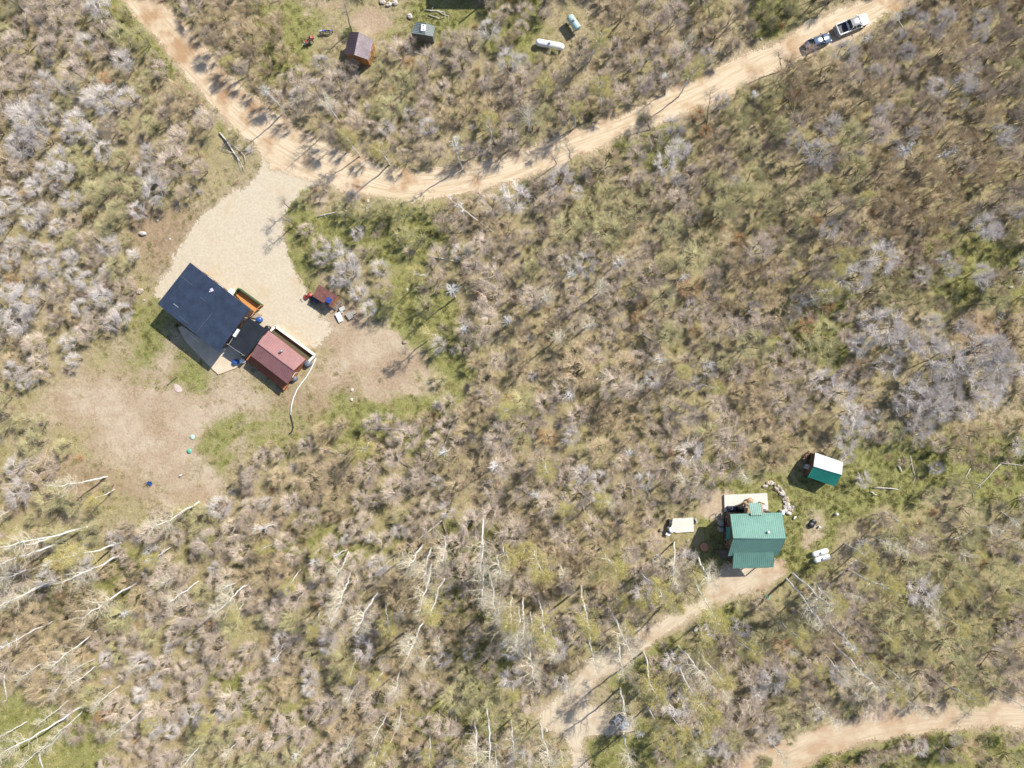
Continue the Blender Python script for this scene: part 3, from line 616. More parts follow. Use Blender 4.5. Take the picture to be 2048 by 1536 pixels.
def place_aspen(bx, by, tx, ty, h, kind, i, short=False):
    b = P(bx, by, 0); b.z = gz(b.x, b.y); t = P(tx, ty, h); v = t - b; L = v.length
    q = Vector((0, 0, 1)).rotation_difference(v)
    o = thing("bare_tree" if kind == 'dark' else "aspen_tree", None, "bare tree" if kind == 'dark' else "aspen tree", b, 0, {'pale': "pale-branched aspens", 'yellow': "yellow-green aspens", 'dead': "dead silver aspens", 'dark': "dark leafless trees"}[kind])
    o.rotation_mode = 'QUATERNION'; o.rotation_quaternion = q @ Quaternion((0, 0, 1), R.uniform(0, 6.28))
    s = L / 12.0; w = max(0.72, min(1.25, s * R.uniform(.85, 1.2))) * (1.0 if kind != 'dead' else 0.9)
    o.scale = (w, w, s)
    tm, cm = ASP_ME[kind][i % 4]
    link("trunk", tm, o); link("branches", cm, o)
    describe(o, LOOK[kind], (bx * 0.35 + tx * .65), (by * 0.35 + ty * .65))
for i, (bx, by, tx, ty, k) in enumerate(ASP):
    r0 = math.hypot(bx - 1024, by - 768); r1 = math.hypot(tx - 1024, ty - 768); ex = 1.22
    tx2 = bx + (tx - bx) * ex; ty2 = by + (ty - by) * ex; r1 = math.hypot(tx2 - 1024, ty2 - 768)
    h = H * (1 - r0 / max(r1, 1)) if r1 > r0 else 4; h = max(4.5, min(16.5, h))
    if k == 'dead' and (tx, ty) == (909, 407): h = 7
    place_aspen(bx, by, tx2, ty2, h, k, i)
for i, (cx, cy, k) in enumerate(CROWN):
    h = R.uniform(8.5, 11.5); kk = (H - h * .85) / H
    bx = 1024 + (cx - 1024) * kk; by = 768 + (cy - 768) * kk
    tx = 1024 + (bx - 1024) * H / (H - h); ty = 768 + (by - 768) * H / (H - h)
    place_aspen(bx, by, tx + R.uniform(-6, 6), ty + R.uniform(-6, 6), h, k, i)

# thinner, fainter aspens among the brush of the lower part
rt = random.Random(8); cnt = 0
CLEAR = [np.array([P(*q)[:2] for q in pl]) for pl in (ROAD2, DRIVE, HOUSEYARD, CABINYARD)]
while cnt < 70:
    bx = rt.uniform(20, 2030); by = rt.uniform(1040, 1500)
    if bx < 1000 and by < 1080: continue
    pz = P(bx, by); aa = np.array([[pz.x]]); bb = np.array([[pz.y]])
    if max(float(sdf(pl, aa, bb)[0, 0]) for pl in (ROAD2, DRIVE, HOUSEYARD, CABINYARD, PAD)) > -1.2: continue
    if min(math.hypot(bx - q[0], by - q[1]) for q in ASP) < 26: continue
    h = rt.uniform(6, 10); tx = 1024 + (bx - 1024) * H / (H - h) + rt.uniform(-7, 7); ty = 768 + (by - 768) * H / (H - h) + rt.uniform(-7, 7)
    place_aspen(bx, by, tx, ty, h, rt.choice(['pale', 'pale', 'yellow']), cnt); cnt += 1
# tall dark leafless trees standing over the road
DARKTREE = [(703,63,681,6),(1412,272,1421,185),(1300,260,1291,226),(1143,320,1134,290),(1113,328,1106,305),(1562,142,1556,100),(402,82,380,52),(428,104,405,76),(446,124,420,98),(466,142,440,118),(486,165,462,142),(506,185,480,160),(532,205,508,178),
 (560,224,540,200),(592,246,573,222),(628,268,612,246),(664,288,648,266),(700,302,690,280),(735,318,727,296),(800,335,795,312),(860,334,857,312),(930,322,927,300),(1005,305,1004,284),(1480,85,1500,40),(1432,130,1446,100),(1450,60,1466,20),(1200,232,1206,205),(1330,190,1342,160),(590,450,566,430),(585,420,560,402),(1965,130,1990,85),(1850,95,1868,62),(1985,215,2010,180)]
DKB = pm("dark_tree_bark", (0.20, 0.155, 0.12), .9, 0, .3, 3, spec=.2); DKT = pm("dark_tree_twigs", (0.36, 0.29, 0.22), .9, 0, .25, 2, spec=.2)
DK = []
for i in range(4):
    tr, cr, tips = grow_aspen(900 + i, 'pale'); DK.append((np_mesh("bare_trunk", *seg_mesh(tr, 7), [DKB], smooth=True), np_mesh("bare_branches", *seg_mesh(cr, 3), [DKT])))
ASP_ME['dark'] = DK; LOOK['dark'] = "dark-trunked leafless tree"
for i, (bx, by, tx, ty) in enumerate(DARKTREE):
    r0 = math.hypot(bx - 1024, by - 768); r1 = math.hypot(tx - 1024, ty - 768); h = max(5, min(9, H * (1 - r0 / max(r1, 1)) if r1 > r0 else 6))
    if (tx - bx) ** 2 + (ty - by) ** 2 and (i < 6 or i >= 27): place_aspen(bx, by, tx, ty, h, 'dark', i)

# ================================================================== oaks
EXPL = [(1760,660,36),(1795,690,28),(1772,730,24),(1850,690,34),(1882,722,34),(1850,765,30),(1828,792,28),(1800,805,20),(1900,792,26),(1872,824,24),(1960,700,36),(1992,725,32),(1950,745,32),(1985,765,28),(1962,792,26),
 (1840,855,24),(1757,830,12),(1700,830,32),(1690,785,28),(1650,760,30),(1695,880,26),(665,500,24),(700,545,30),(690,520,26),(640,515,18),(715,585,24),(738,617,20),(713,465,16),(672,560,16),(170,560,26),(200,592,28),(240,622,26),
 (218,642,20),(155,612,24),(130,682,20),(140,718,16),(60,600,34),(30,642,34),(92,532,28),(40,290,34),(80,275,30),(112,312,28),(130,342,24),(150,240,28),(176,262,24),(250,192,24),(202,300,24),(270,420,20),(60,440,26),(140,400,24),
 (20,400,28),(1735,965,18),(1700,915,16),(750,1400,36),(640,640,0),(590,1290,24),(420,1080,34),(460,1060,28),(300,1070,28),(1230,560,24),(1150,580,22),(1370,640,26),(1480,745,24),(960,610,20),(930,690,20),(1310,1090,18),(255,1290,28),(330,1140,26),(590,150,24)]
EXPL += [(1740,640,24),(1808,660,18),(1905,760,24),(1988,690,26),(1870,795,24),(1725,690,24),(1865,650,22),(1925,820,22),(1845,820,22),(1930,655,20)]
EXPL = [e for e in EXPL if e[2] > 0]
def region_pal(px, py, r):
    w = {'pink': 5, 'silver': 1.0, 'tan': 2.6, 'olive': 1.0, 'brown': 1.6, 'rust': 0.5}
    if px > 1380 and py < 620: w = {'pink': 2.6, 'silver': 1.6, 'tan': 2.8, 'olive': 2.6, 'brown': 1.4, 'rust': 0.6}
    elif px > 1550 and py > 1030: w = {'pink': 2.2, 'silver': 0.7, 'tan': 2.2, 'olive': 3, 'brown': 2.2, 'rust': 0.7}
    elif px < 330 and 180 < py < 800: w = {'pink': 3, 'silver': 3.5, 'tan': 2, 'olive': 0.6, 'brown': 1, 'rust': .3}
    elif px < 220 and py > 950: w = {'pink': 2, 'silver': .6, 'tan': 3, 'olive': 1.5, 'brown': 1, 'rust': 1.5}
    elif 1000 < px < 1400 and 450 < py < 700: w = {'pink': 4, 'silver': .8, 'tan': 2.6, 'olive': 1, 'brown': 1.6, 'rust': 1.6}
    w['rust'] *= .25; x = (px - 1024) * S; y = (768 - py) * S; u = float(fbm(np.array([x]), np.array([y]), 11, 3, 2)[0]); u = min(.999, max(0, (u - .5) * 2.2 + .5 + r.uniform(-.28, .28)))
    k = ['tan', 'pink', 'silver', 'brown', 'rust', 'olive']; tot = sum(w.values()); acc = 0
    for a in k:
        acc += w[a] / tot
        if u < acc: return a
    return 'olive'
TANKYARD = [(1058, 62), (1100, 60), (1140, 80), (1145, 112), (1120, 118), (1060, 100)]
TANKYARD2 = [(1125, 20), (1150, 15), (1180, 60), (1160, 78), (1125, 60)]
gx, gy = np.meshgrid(np.arange(-105, 105, 0.5), np.arange(-82, 82, 0.5))
block = np.maximum.reduce([sdf(p, gx, gy, 6) for p in (ROAD, ROAD2, GRAVEL, DRIVE, HOUSEYARD, CABINYARD, TOPYARD, TANKYARD, TANKYARD2, TOPTRACK, PAD, BLGRASS)])
spar = np.maximum.reduce([sdf(p, gx, gy, 6) for p in SPARSE + [RGRASS]])
def look_up(A, x, y): return A[int(np.clip((y + 82) / .5, 0, A.shape[0] - 1)), int(np.clip((x + 105) / .5, 0, A.shape[1] - 1))]
gap = fbm(gx, gy, 9, 2, 3)
trees = []; TX = np.zeros(6000); TY = np.zeros(6000); TR = np.zeros(6000); nt_ = 0
def addtree(x, y, r, pal):
    global nt_
    trees.append((x, y, r, pal)); TX[nt_] = x; TY[nt_] = y; TR[nt_] = r; nt_ += 1
class GROVE:
    pts = [(1735, 615), (2015, 620), (2030, 800), (1930, 850), (1880, 890), (1740, 840)]
    @classmethod
    def contains(c, x, y):
        ins = False
        for (a, b), (d, e) in zip(c.pts, c.pts[1:] + c.pts[:1]):
            if (b > y) != (e > y) and x < (d - a) * (y - b) / (e - b) + a: ins = not ins
        return ins
BANK = [(bx + R.uniform(0, 22), by - R.uniform(0, 22)) for bx, by, _, _ in DARKTREE[6:27]]
for bx, by in BANK:
    p = P(bx, by); addtree(p.x, p.y, R.uniform(1.3, 2.0), R.choice(['pink', 'tan', 'brown']))
for cx, cy, cr in EXPL:
    p = P(cx, cy, 3.2); addtree(p.x, p.y, cr * S * (1.15 if cx > 1720 and cy < 860 else 1.02), 'silver' if (cx > 1500 and cy < 1000) or (cx < 800 and cy < 730 and not cx == 590) else 'pink')
for k in range(30000):
    x = R.uniform(-99, 99); y = R.uniform(-77, 77)
    b = look_up(block, x, y)
    px = 1024 + x / S; py = 768 - y / S
    r = R.choice([1.3, 1.6, 1.8, 2.0, 2.2, 2.5, 2.9]) * R.uniform(.9, 1.1)
    if px > 1380 and py < 620: r *= 0.92
    if b > -r * 0.6: continue
    if GROVE.contains(px, py): continue
    g = look_up(gap, x, y); s = look_up(spar, x, y)
    if s > 0 and R.random() < .92: continue
    if g < .36 and R.random() < .75: continue
    if nt_ and (np.hypot(TX[:nt_] - x, TY[:nt_] - y) < 0.63 * (TR[:nt_] + r)).any(): continue
    addtree(x, y, r, region_pal(px, py, R))
order = sorted(range(len(trees)), key=lambda i: -trees[i][2] * (1 if abs(trees[i][0]) < 82 and abs(trees[i][1]) < 61.5 else 0))
PALN = {'pink': "pinkish-grey", 'silver': "silver-grey", 'tan': "tan", 'olive': "olive-tinged", 'brown': "grey-brown", 'rust': "rust-tinged"}
solo = set(order[:300]); rest = []
for i, (x, y, r, pal) in enumerate(trees):
    shape = R.randrange(len(OAKS)); sc = r / 2.05; zs = sc ** 0.7 * R.uniform(.85, 1.12) * (1.35 if i < len(BANK) else 1) * (1.3 if x > 29 and y > 12 else 1) * (1.25 if GROVE.contains(1024 + x / S, 768 - y / S) else 1); rz = R.uniform(0, 6.28); z = gz(x, y)
    if i in solo:
        o = thing("oak_tree", None, "oak tree", (x, y, z), rz, "leafless %s oaks of the thicket" % PALN[pal])
        o.scale = (sc, sc, zs)
        tm, cm = oak_meshes(shape, pal); link("trunk", tm, o); link("crown", cm, o)
        q = PX((x, y, 3.5)); describe(o, "%s leafless oak" % PALN[pal] if r < 2.6 else "large %s leafless oak" % PALN[pal], *q)
    else: rest.append((x, y, z, rz, sc, zs, shape, PALETTES.index(pal)))
lib = []
for s in range(len(OAKS)):
    for pal in PALETTES:
        a, b, c, d = OAKS[s]
        lib.append(np_mesh("oak_whole", np.concatenate([a, c]), np.concatenate([b, d + len(a)]), [BARK, TWM[pal]], np.concatenate([np.zeros(len(b)), np.ones(len(d))])))
lib = library("oak_shape", lib)
rest = np.array(rest)
scatter("oak_thicket", rest[:, :3], np.stack([0 * rest[:, 3], 0 * rest[:, 3], rest[:, 3]], -1), np.stack([rest[:, 4], rest[:, 4], rest[:, 5]], -1), (rest[:, 6] * len(PALETTES) + rest[:, 7]).astype(int), lib,
        label="the smaller leafless oaks filling the thicket between the larger ones", cat="oak thicket", kind="stuff")
print("oaks", len(trees), "aspens", len(ASP) + len(CROWN))

# ================================================================== understory and grass (stuff)
def small_brush(seed):
    r = random.Random(seed); s = []
    for k in range(90):
        a = r.uniform(0, 6.28); q = r.uniform(0, .25); b = np.array([math.cos(a) * q, math.sin(a) * q, -.03]); d = rv(r) * .8 + np.array([math.cos(a) * .7, math.sin(a) * .7, .9]); d /= np.linalg.norm(d)
        L = r.uniform(.35, .95); m = b + d * L * .5; e = b + d * L + rv(r) * .1
        s.append([*b, *m, .011, .008]); s.append([*m, *e, .008, .002])
        for _ in range(2):
            e2 = m + (d + rv(r)) * L * .3; s.append([*m, *e2, .007, .002])
    return seg_mesh(s, 3)
def tuft(seed, n=46, hmax=.22, spread=.30):
    r = random.Random(seed); V = []; T = []
    for k in range(n):
        a = r.uniform(0, 6.28); q = spread * math.sqrt(r.random()); c = np.array([math.cos(a) * q, math.sin(a) * q, -.02]); t = r.uniform(0, 6.28); w = np.array([math.cos(t), math.sin(t), 0]) * r.uniform(.012, .028)
        e = c + np.array([r.uniform(-.14, .14), r.uniform(-.14, .14), r.uniform(.4, 1) * hmax]); i = len(V)
        V += [c - w, c + w, e]; T += [[i, i + 1, i + 2]]
    return np.array(V), np.array(T)
G1 = pm("grass_green", (0.215, 0.225, 0.06), 0.8, 0, .3, 1, spec=.2, rnd=.3); G2 = pm("grass_dry", (0.54, 0.44, 0.25), .9, 0, .3, 1, spec=.15, rnd=.25); G3 = pm("grass_olive", (0.33, 0.30, 0.11), .85, 0, .3, 1, spec=.15, rnd=.3)
LEAFG = pm("shrub_leaf", (0.10, 0.15, 0.03), .7, 0, .35, 2, spec=.2, rnd=.2)
gl = []
for i, m in enumerate([G1, G1, G2, G2, G3, G3]): gl.append(np_mesh("grass_tuft", *tuft(40 + i, hmax=.24 if i < 2 else .2), [m]))
gl = library("grass_tuft", gl)
bl = library("brush_clump", [np_mesh("brush", *small_brush(60 + i), [TWM[p]]) for i, p in enumerate(['pink', 'tan', 'brown', 'olive', 'rust', 'silver'])])
def lut(A): 
    return A
fx = (X[0], Y[:, 0])
def gsample(A, x, y):
    ix = np.clip(np.searchsorted(xs, x), 0, len(xs) - 1); iy = np.clip(np.searchsorted(ys, y), 0, len(ys) - 1); return A[iy, ix]
N = 110000
x = NR.uniform(-96, 96, N); y = NR.uniform(-74, 74, N)
rs = gsample(roadsd, x, y); gr = gsample(g_green, x, y); di = gsample(g_dirt, x, y)
keep = (rs < 0.1 - NR.rand(N) * .5) & (NR.rand(N) > di * 1.25) & (NR.rand(N) < .45 + gr * .8)
x, y, gr = x[keep], y[keep], gr[keep]; n = len(x)
nz = fbm(x, y, 4, 3, 2); k = np.where(NR.rand(n) < .10 + gr * .6 * (nz > .4) + .12 * (nz > .6), 0, np.where(NR.rand(n) < .5, 2, 4)) + NR.randint(0, 2, n)
sc = NR.uniform(.6, 1.5, n)
scatter("grass", np.stack([x, y, low(x, y)], -1), np.stack([0 * x, 0 * x, NR.uniform(0, 6.28, n)], -1), np.stack([sc, sc, sc], -1), k, gl, label="short green and straw-coloured grass between the trees", cat="grass", kind="stuff")
N = 5000
x = NR.uniform(-96, 96, N); y = NR.uniform(-74, 74, N)
bk = np.array([look_up(block, a, b) for a, b in zip(x, y)]); sp_ = np.array([look_up(spar, a, b) for a, b in zip(x, y)])
keep = (bk < -.5) & (NR.rand(N) < np.where(sp_ > 0, .2, .9)); x, y = x[keep], y[keep]; n = len(x); sc = NR.uniform(.6, 1.5, n)
scatter("brush", np.stack([x, y, low(x, y)], -1), np.stack([0 * x, 0 * x, NR.uniform(0, 6.28, n)], -1), np.stack([sc, sc, sc * .9], -1), NR.choice(6, n, p=[.3, .25, .15, .15, .05, .1]), bl,
        label="low bare brush growing under and between the oaks", cat="brush", kind="stuff")
# leafy shrubs
def shrub(px, py, r, label):
    p = P(px, py, .6); o = thing("leafy_shrub", label, "shrub", (p.x, p.y, gz(p.x, p.y)), 0, "leafy green shrubs"); rr = random.Random(px)
    st = []; pts = []
    for k in range(60):
        a = rr.uniform(0, 6.28); q = r * math.sqrt(rr.random()); h = .5 + .9 * r * (1 - (q / r) ** 2) * rr.uniform(.5, 1); t = np.array([math.cos(a) * q, math.sin(a) * q, h])
        poly(st, np.array([math.cos(a) * .1, math.sin(a) * .1, -.05]), t, .02, .006, 3, .06, rr)
        for _ in range(26): pts.append(t + rv(rr) * rr.uniform(.05, .38))
    link("stems", np_mesh("stems", *seg_mesh(st, 3), [TWM['brown']]), o); link("leaves", np_mesh("leaves", *leaf_mesh(pts, .055, rr), [LEAFG]), o)
for a in [(1236,298,1.1,"dark green leafy shrub on the lower edge of the curved road"),(1050,372,.8,"small dark green shrub under the curved road's lower edge"),(1596,688,1.5,"bright green leafy shrub amid oaks left of the silver thicket"),(1620,702,1.1,"smaller bright green shrub touching the bright one beside the silver thicket"),
          (1530,1545 - 20,1.2,"dark green shrub at the bottom edge, right of the lower track"),(1730,1515,1.0,"dark green shrub just below the bottom-right road"),(1525,30,1.6,"olive-green leafy shrub between path and road near the top edge"),(1545,52,1.2,"olive-green shrub hugging the road's upper edge near the cars"),
          (512,22,1.3,"green leafy shrub left of the dirt clearing at the top edge"),(1185,225,.9,"green shrub close above the curved road"),(1980,1480,1.4,"bright green shrub below the bottom-right road near the corner"),(1860,1462 + 20,1.0,"low green shrub below the bottom-right road's middle"),(1290,255 - 20,.8,"small green shrub on the road's upper edge"),
          (700,68,1.1,"green leafy shrub against the left side of the brown-roofed shed")]: shrub(*a)

# ================================================================== fallen logs
PALELOG = pm("weathered_log", (0.56, 0.52, 0.45), .85, 0, .3, 3, spec=.2); DARKLOG = pm("bark_log", (0.27, 0.215, 0.16), .9, 0, .35, 4, spec=.2)
LOGS = [(196,0,206,32,.2,0),(182,-6,199,30,.2,0),(204,42,205,70,.3,0),(223,56,240,72,.3,0),(222,72,233,84,.25,0),(258,76,265,95,.22,0),(636,434,674,424,.22,0),(736,874,826,941,.3,1),(632,895,695,913,.16,0),(919,822,879,909,.24,0),
 (739,857,832,859,.16,0),(885,1044,922,1157,.34,1),(922,1157,972,1232,.34,1),(884,1041,742,1152,.2,0),(755,1437,815,1477,.25,0),(875,1421,929,1459,.25,1),(875,1471,949,1467,.18,0),(929,1397,909,1432,.25,0),(900,1367,912,1427,.2,1),
 (645,1401,612,1451,.3,0),(612,1451,532,1504,.16,0),(569,1271,589,1291,.25,0),(1896,1081,1943,1062,.22,0),(1748,976,1797,979,.22,0),(1741,984,1754,990,.25,0),(1796,932,1803,945,.28,0),(1821,912,1831,955,.12,0),(1941,937,1924,962,.16,0),
 (2003,927,1946,985,.14,0),(1999,925,2046,932,.14,0),(23,0,63,28,.22,0),(123,-4,150,22,.22,0),(53,7,50,80,.2,0),(80,83,50,113,.25,1),(1504,1457,1534,1456,.24,0),(1536,1454,1583,1447,.15,0),(1191,1177,1224,1201,.22,1),
 (850,18,888,23,.2,0),(856,28,880,37,.16,0),(872,20,897,31,.16,0),(1816,293,1829,325,.2,0),(1287,669,1317,685,.18,0),(1171,779,1197,755,.3,0),(1147,972,1181,1000,.2,0),(859,512,915,524,.16,0),(283,1127,207,1161,.25,1),
 (383,1191,353,1224,.2,1),(77,1507,87,1540,.32,0),(7,1351,12,1401,.3,0),(552,1394,519,1447,.25,0),(562,1394,545,1457,.22,0),(1166,1008,1169,1024,.26,0),(1692,1130,1716,1120,.14,0),(1633,613,1668,628,.14,0),(1552,1392,1570,1391,.2,0),(345,250,318,262,.12,1),(560,0,540,8,.1,1)]
for i, (x0, y0, x1, y1, r, d) in enumerate(LOGS):
    a = P(x0, y0, .2); b = P(x1, y1, .2); g0 = gz(a.x, a.y); g1 = gz(b.x, b.y); v = b - a; L = v.length; rr = random.Random(i)
    m = MB(a + Vector((0, 0, 0))); n = max(3, int(L / 1.6)); r = r * .72
    side = Vector((-v.y, v.x, 0)).normalized(); pts = []; rad = []
    for k in range(n + 1):
        t = k / n; pts.append(a + v * t + side * rr.uniform(-.12, .12) * (0 < k < n) + Vector((0, 0, g0 + (g1 - g0) * t - .2 + r * .7 + .12 * math.sin(3.1 * t)))); rad.append(r * (1 - .55 * t) * .6 + .02)
    m.tube(pts, rad, 8)
    for k in range(int(L / 1.3)):
        j = rr.randrange(1, n + 1); s = rr.choice([-1, 1]); q = pts[j]; e = q + side * s * rr.uniform(.4, 1.3) + v.normalized() * rr.uniform(.1, 1.0) + Vector((0, 0, rr.uniform(0, .4))); m.tube([q, (q + e) / 2 + Vector((0, 0, .08)), e], [.04, .03, .012], 5)
    o = m.build("fallen_log", DARKLOG if d else PALELOG, loc=a)
    o["category"] = "log"; o["group"] = "fallen logs on the ground"
    describe(o, ("long " if L > 6 else "short ") + ("dark fallen log" if d else "weathered pale fallen log"), (x0 + x1) / 2, (y0 + y1) / 2)
# forked pale log
a = P(440, 266); o = thing("fallen_log", "pale fallen trunk with a fork, lying beside the road left of the driveway junction", "log", (a.x, a.y, gz(a.x, a.y)))
m = MB(a); m.tube([P(440, 266, .3), P(452, 280, .35), P(470, 308, .3), P(481, 324, .2)], [.15, .13, .11, .09], 8); m.tube([P(481, 324, .25), P(492, 326, .4), P(490, 312, .3), P(478, 300, .3), P(463, 288, .4)], [.07, .06, .05, .045, .03], 7); m.build("trunk", PALELOG, o)
m = MB(a)
for q in [((470,308),(450,300),(436,296)),((481,324),(488,338),(494,345)),((475,316),(482,334),(486,343)),((455,284),(448,294),(443,300)),((465,298),(478,292),(490,296))]: m.tube([P(*q[0], .25), P(*q[1], .5), P(*q[2], .35)], [.05, .035, .015], 5)
m.build("branch", PALELOG, o)

# ================================================================== rocks
ROCKM = [pm("rock_pale", (0.60, 0.54, 0.46), .9, 0, .3, 3, spec=.2), pm("rock_grey", (0.34, 0.31, 0.28), .9, 0, .3, 3, spec=.2), pm("rock_tan", (0.48, 0.38, 0.28), .9, 0, .3, 3, spec=.2)]
def rock(px, py, r, mi, z=0.0):
    rr = random.Random(int(px * 7 + py * 3)); m = MB(); vs = []
    bm_v = []; nu, nv = 9, 6
    m.ell((0, 0, r * .35), (r, r * rr.uniform(.6, .95), r * .62), nu, nv, 0)
    m.v = [v * rr.uniform(.84, 1.14) for v in m.v]; m.sm = [False] * len(m.sm)
    p = P(px, py, .2); o = m.build("rock", ROCKM[mi]); o.location = (p.x, p.y, gz(p.x, p.y) + z); o.rotation_euler = (0, 0, rr.uniform(0, 6.28)); return o
ring = [(1531,972),(1537,968),(1544,967),(1551,969),(1557,973),(1562,977),(1566,982),(1568,987),(1563,988),(1570,992),(1574,997),(1568,998),(1571,1003),(1577,1003),(1575,1009),(1579,1010),(1573,1014),(1580,1016),(1584,1015),(1576,1020),(1581,1022),(1585,1021),(1578,1026),(1571,1021),(1554,978),(1559,984),(1573,1008)]
for i, (px, py) in enumerate(ring):
    o = rock(px + R.uniform(-1, 1), py + R.uniform(-1, 1), R.uniform(.26, .52), R.choice([0, 0, 1, 2, 1]))
    tag(o, "%s boulder of the curved rock wall, counting from its upper left end" % (ORD[i].replace(" nearest", "") if i else "first"), "rock", "boulders of the curved rock wall")
for px, py, r, mi, l in [(286,467,.62,0,"large white boulder on bare soil left of the gravel driveway"),(315,441,.2,0,"small white rock just above-right of the large white boulder"),(280,582,.6,2,"tan boulder beside the left end of the navy-roofed cabin"),(735,420,.5,2,"tan rock by the ditch below the dirt road's bend"),
       (737,412,.4,1,"grey rock at the ditch edge below the dirt road"),(1392,1259,.45,0,"pale boulder on the grass below the sandy track"),(1412,1244,.35,2,"small tan rock up-right of the pale boulder below the track"),(652,383,.3,1,"dark grey rock right of the small red can"),(1592,1035,.3,0,"pale rock on grass right of the green-roofed house"),
       (814,579,.25,0,"lone white stone in the clearing right of the rusty carport"),(703,799,.3,0,"white stone on the grass below the red-roofed cabin's yard"),(704,780,.28,0,"pale stone at the lower yard's edge"),(1093,1462,.3,0,"pale rock near the left end of the sandy junction"),(809,684,.4,2,"peach-coloured rock at the clearing's right edge"),
       (2022,574,.35,0,"white stone near the right edge in short grass"),(765,3,.5,0,"large white stone in the arc at the top edge"),(778,8,.55,0,"biggest pale stone of the arc at the top edge"),(790,5,.5,0,"right white stone of the arc at the top edge"),(820,32,.5,0,"white rock left above the grey-green hut"),(1765,1390,.2,0,"small white stone above the bottom-right road"),
       (1675,1442,.2,0,"tiny pale stone on the bottom-right road's verge"),(288,600,.2,0,"small white stone left of the navy cabin's corner"),(735,402,.3,0,"white stone where the ditch meets the road"),(1376,1082,.3,1,"grey stone below the barbecue slab"),(1522,78,.25,0,"white stone on the verge above the road"),(340,478,.2,0,"small white stone right of the large white boulder")]:
    tag(rock(px, py, r, mi), l, "rock")

# ================================================================== buildings
def lerp(a, b, t): return a + (b - a) * t
def ribs(m, e0, e1, r0, r1, gap=0.3, h=0.035, w=0.05, mi=0):
    e0, e1, r0, r1 = map(Vector, (e0, e1, r0, r1)); n = max(2, int((r1 - r0).length / gap)); up = Vector((0, 0, h))
    nn = (e1 - e0).cross(r0 - e0).normalized(); nn = nn if nn.z > 0 else -nn; side = (e1 - e0).normalized() * w / 2; o = nn * 0.002
    for i in range(n + 1):
        t = i / n; a = lerp(e0, e1, t); b = lerp(r0, r1, t)
        if i == 0: a += side; b += side
        if i == n: a -= side; b -= side
        m.hexa([a - side + o, a + side + o, b + side + o, b - side + o], [a - side * .5 + nn * h, a + side * .5 + nn * h, b + side * .5 + nn * h, b - side * .5 + nn * h])
def roof(parent, name, e0, e1, r0, r1, mat, th=0.12, gap=0.3, rib=True, label=None, h=.035):
    """roof slope: eave e0-e1, upper edge r0-r1"""
    q = [Vector(p) for p in (e0, e1, r1, r0)]
    nrm = (q[1] - q[0]).cross(q[3] - q[0])
    if nrm.z < 0: q = [q[1], q[0], q[3], q[2]]
    m = MB(parent.location); m.slab(q, th)
    if rib: ribs(m, e0, e1, r0, r1, gap, h)
    o = m.build(name, mat, parent)
    if label: o["label"] = label
    return o
def wall_box(parent, corners, tops, mat, name="wall", z0=-0.4, th=None):
    m = MB(parent.location); b = [Vector((p[0], p[1], z0)) for p in corners]; t = [Vector((p[0], p[1], z)) for p, z in zip(corners, tops)]
    m.hexa(b, t); return m.build(name, mat, parent)
def window(parent, a, b, z0, z1, out, frame_m, glass_m, name="window", cap=True):
    """opening on a vertical wall between plan points a and b"""
    a = Vector((a[0], a[1], 0)); b = Vector((b[0], b[1], 0)); out = Vector((out[0], out[1], 0)).normalized(); d = (b - a).normalized(); w = .07
    m = MB(parent.location); rz = math.atan2(d.y, d.x); L = (b - a).length; c = (a + b) / 2 + out * .035
    for s in (-1, 1): m.box(c + d * s * (L / 2 - w / 2) + Vector((0, 0, (z0 + z1) / 2)), (w, .07, z1 - z0), rz)
    for z in (z0 + w / 2, z1 - w / 2): m.box(c + Vector((0, 0, z)), (L - 2 * w, .07, w), rz)
    f = m.build(name, frame_m, parent)
    g = MB(parent.location); g.box(c - out * .01 + Vector((0, 0, (z0 + z1) / 2)), (L - 2 * w - .004, .03, z1 - z0 - 2 * w - .004), rz); g.build("pane", glass_m, f)
    return f
GLASS = pm("dark_glass", (0.03, 0.04, 0.05), .08, 0, .1, 1); TRIMW = pm("white_trim", (.75, .74, .70), .5, 0, .06, 3); LOGBR = planks("log_brown", (0.20, 0.115, 0.06), (0.09, 0.05, 0.03), 1.3, direction=(0, 0, 5))
ORANGE = planks("orange_stained_wood", (0.56, 0.26, 0.085), (0.30, 0.125, 0.04), 1.2, direction=(0, 0, 5)); REDW = planks("red_brown_siding", (0.40, 0.13, 0.05), (0.20, 0.065, 0.03), 1.2, direction=(0, 0, 5))
DECKO = planks("orange_deck_planks", (0.66, 0.30, 0.09), (0.42, 0.17, 0.05), 1.6, direction=(6, 3.5, 0)); CONC = pm("concrete_pale", (0.60, 0.57, 0.49), .9, 0, .10, .8, spec=.2); CONCG = pm("concrete_patio", (0.56, 0.46, 0.33), .9, 0, .14, .7, spec=.2)
GRNM = metalroof("green_metal", (0.15, 0.29, 0.225), .45); GRND = metalroof("green_metal_dark", (0.022, 0.235, 0.17), .45); WHM = metalroof("roof_white", (0.50, 0.53, 0.54), .5); NAVY = metalroof("navy_roofing", (0.028, 0.040, 0.066), .5, .25, spec=.35)
BLKM = metalroof("black_corrugated", (0.020, 0.024, 0.032), .5, .3, spec=.35); REDM = metalroof("dusty_red_metal", (0.27, 0.125, 0.115), .45, .12); REDM2 = REDM; RUSTM = metalroof("rusty_metal", (0.17, 0.072, 0.06), .8, .3, (0.26, 0.11, 0.065)); BRNM = metalroof("brown_metal", (0.105, 0.065, 0.068), .45, .2)
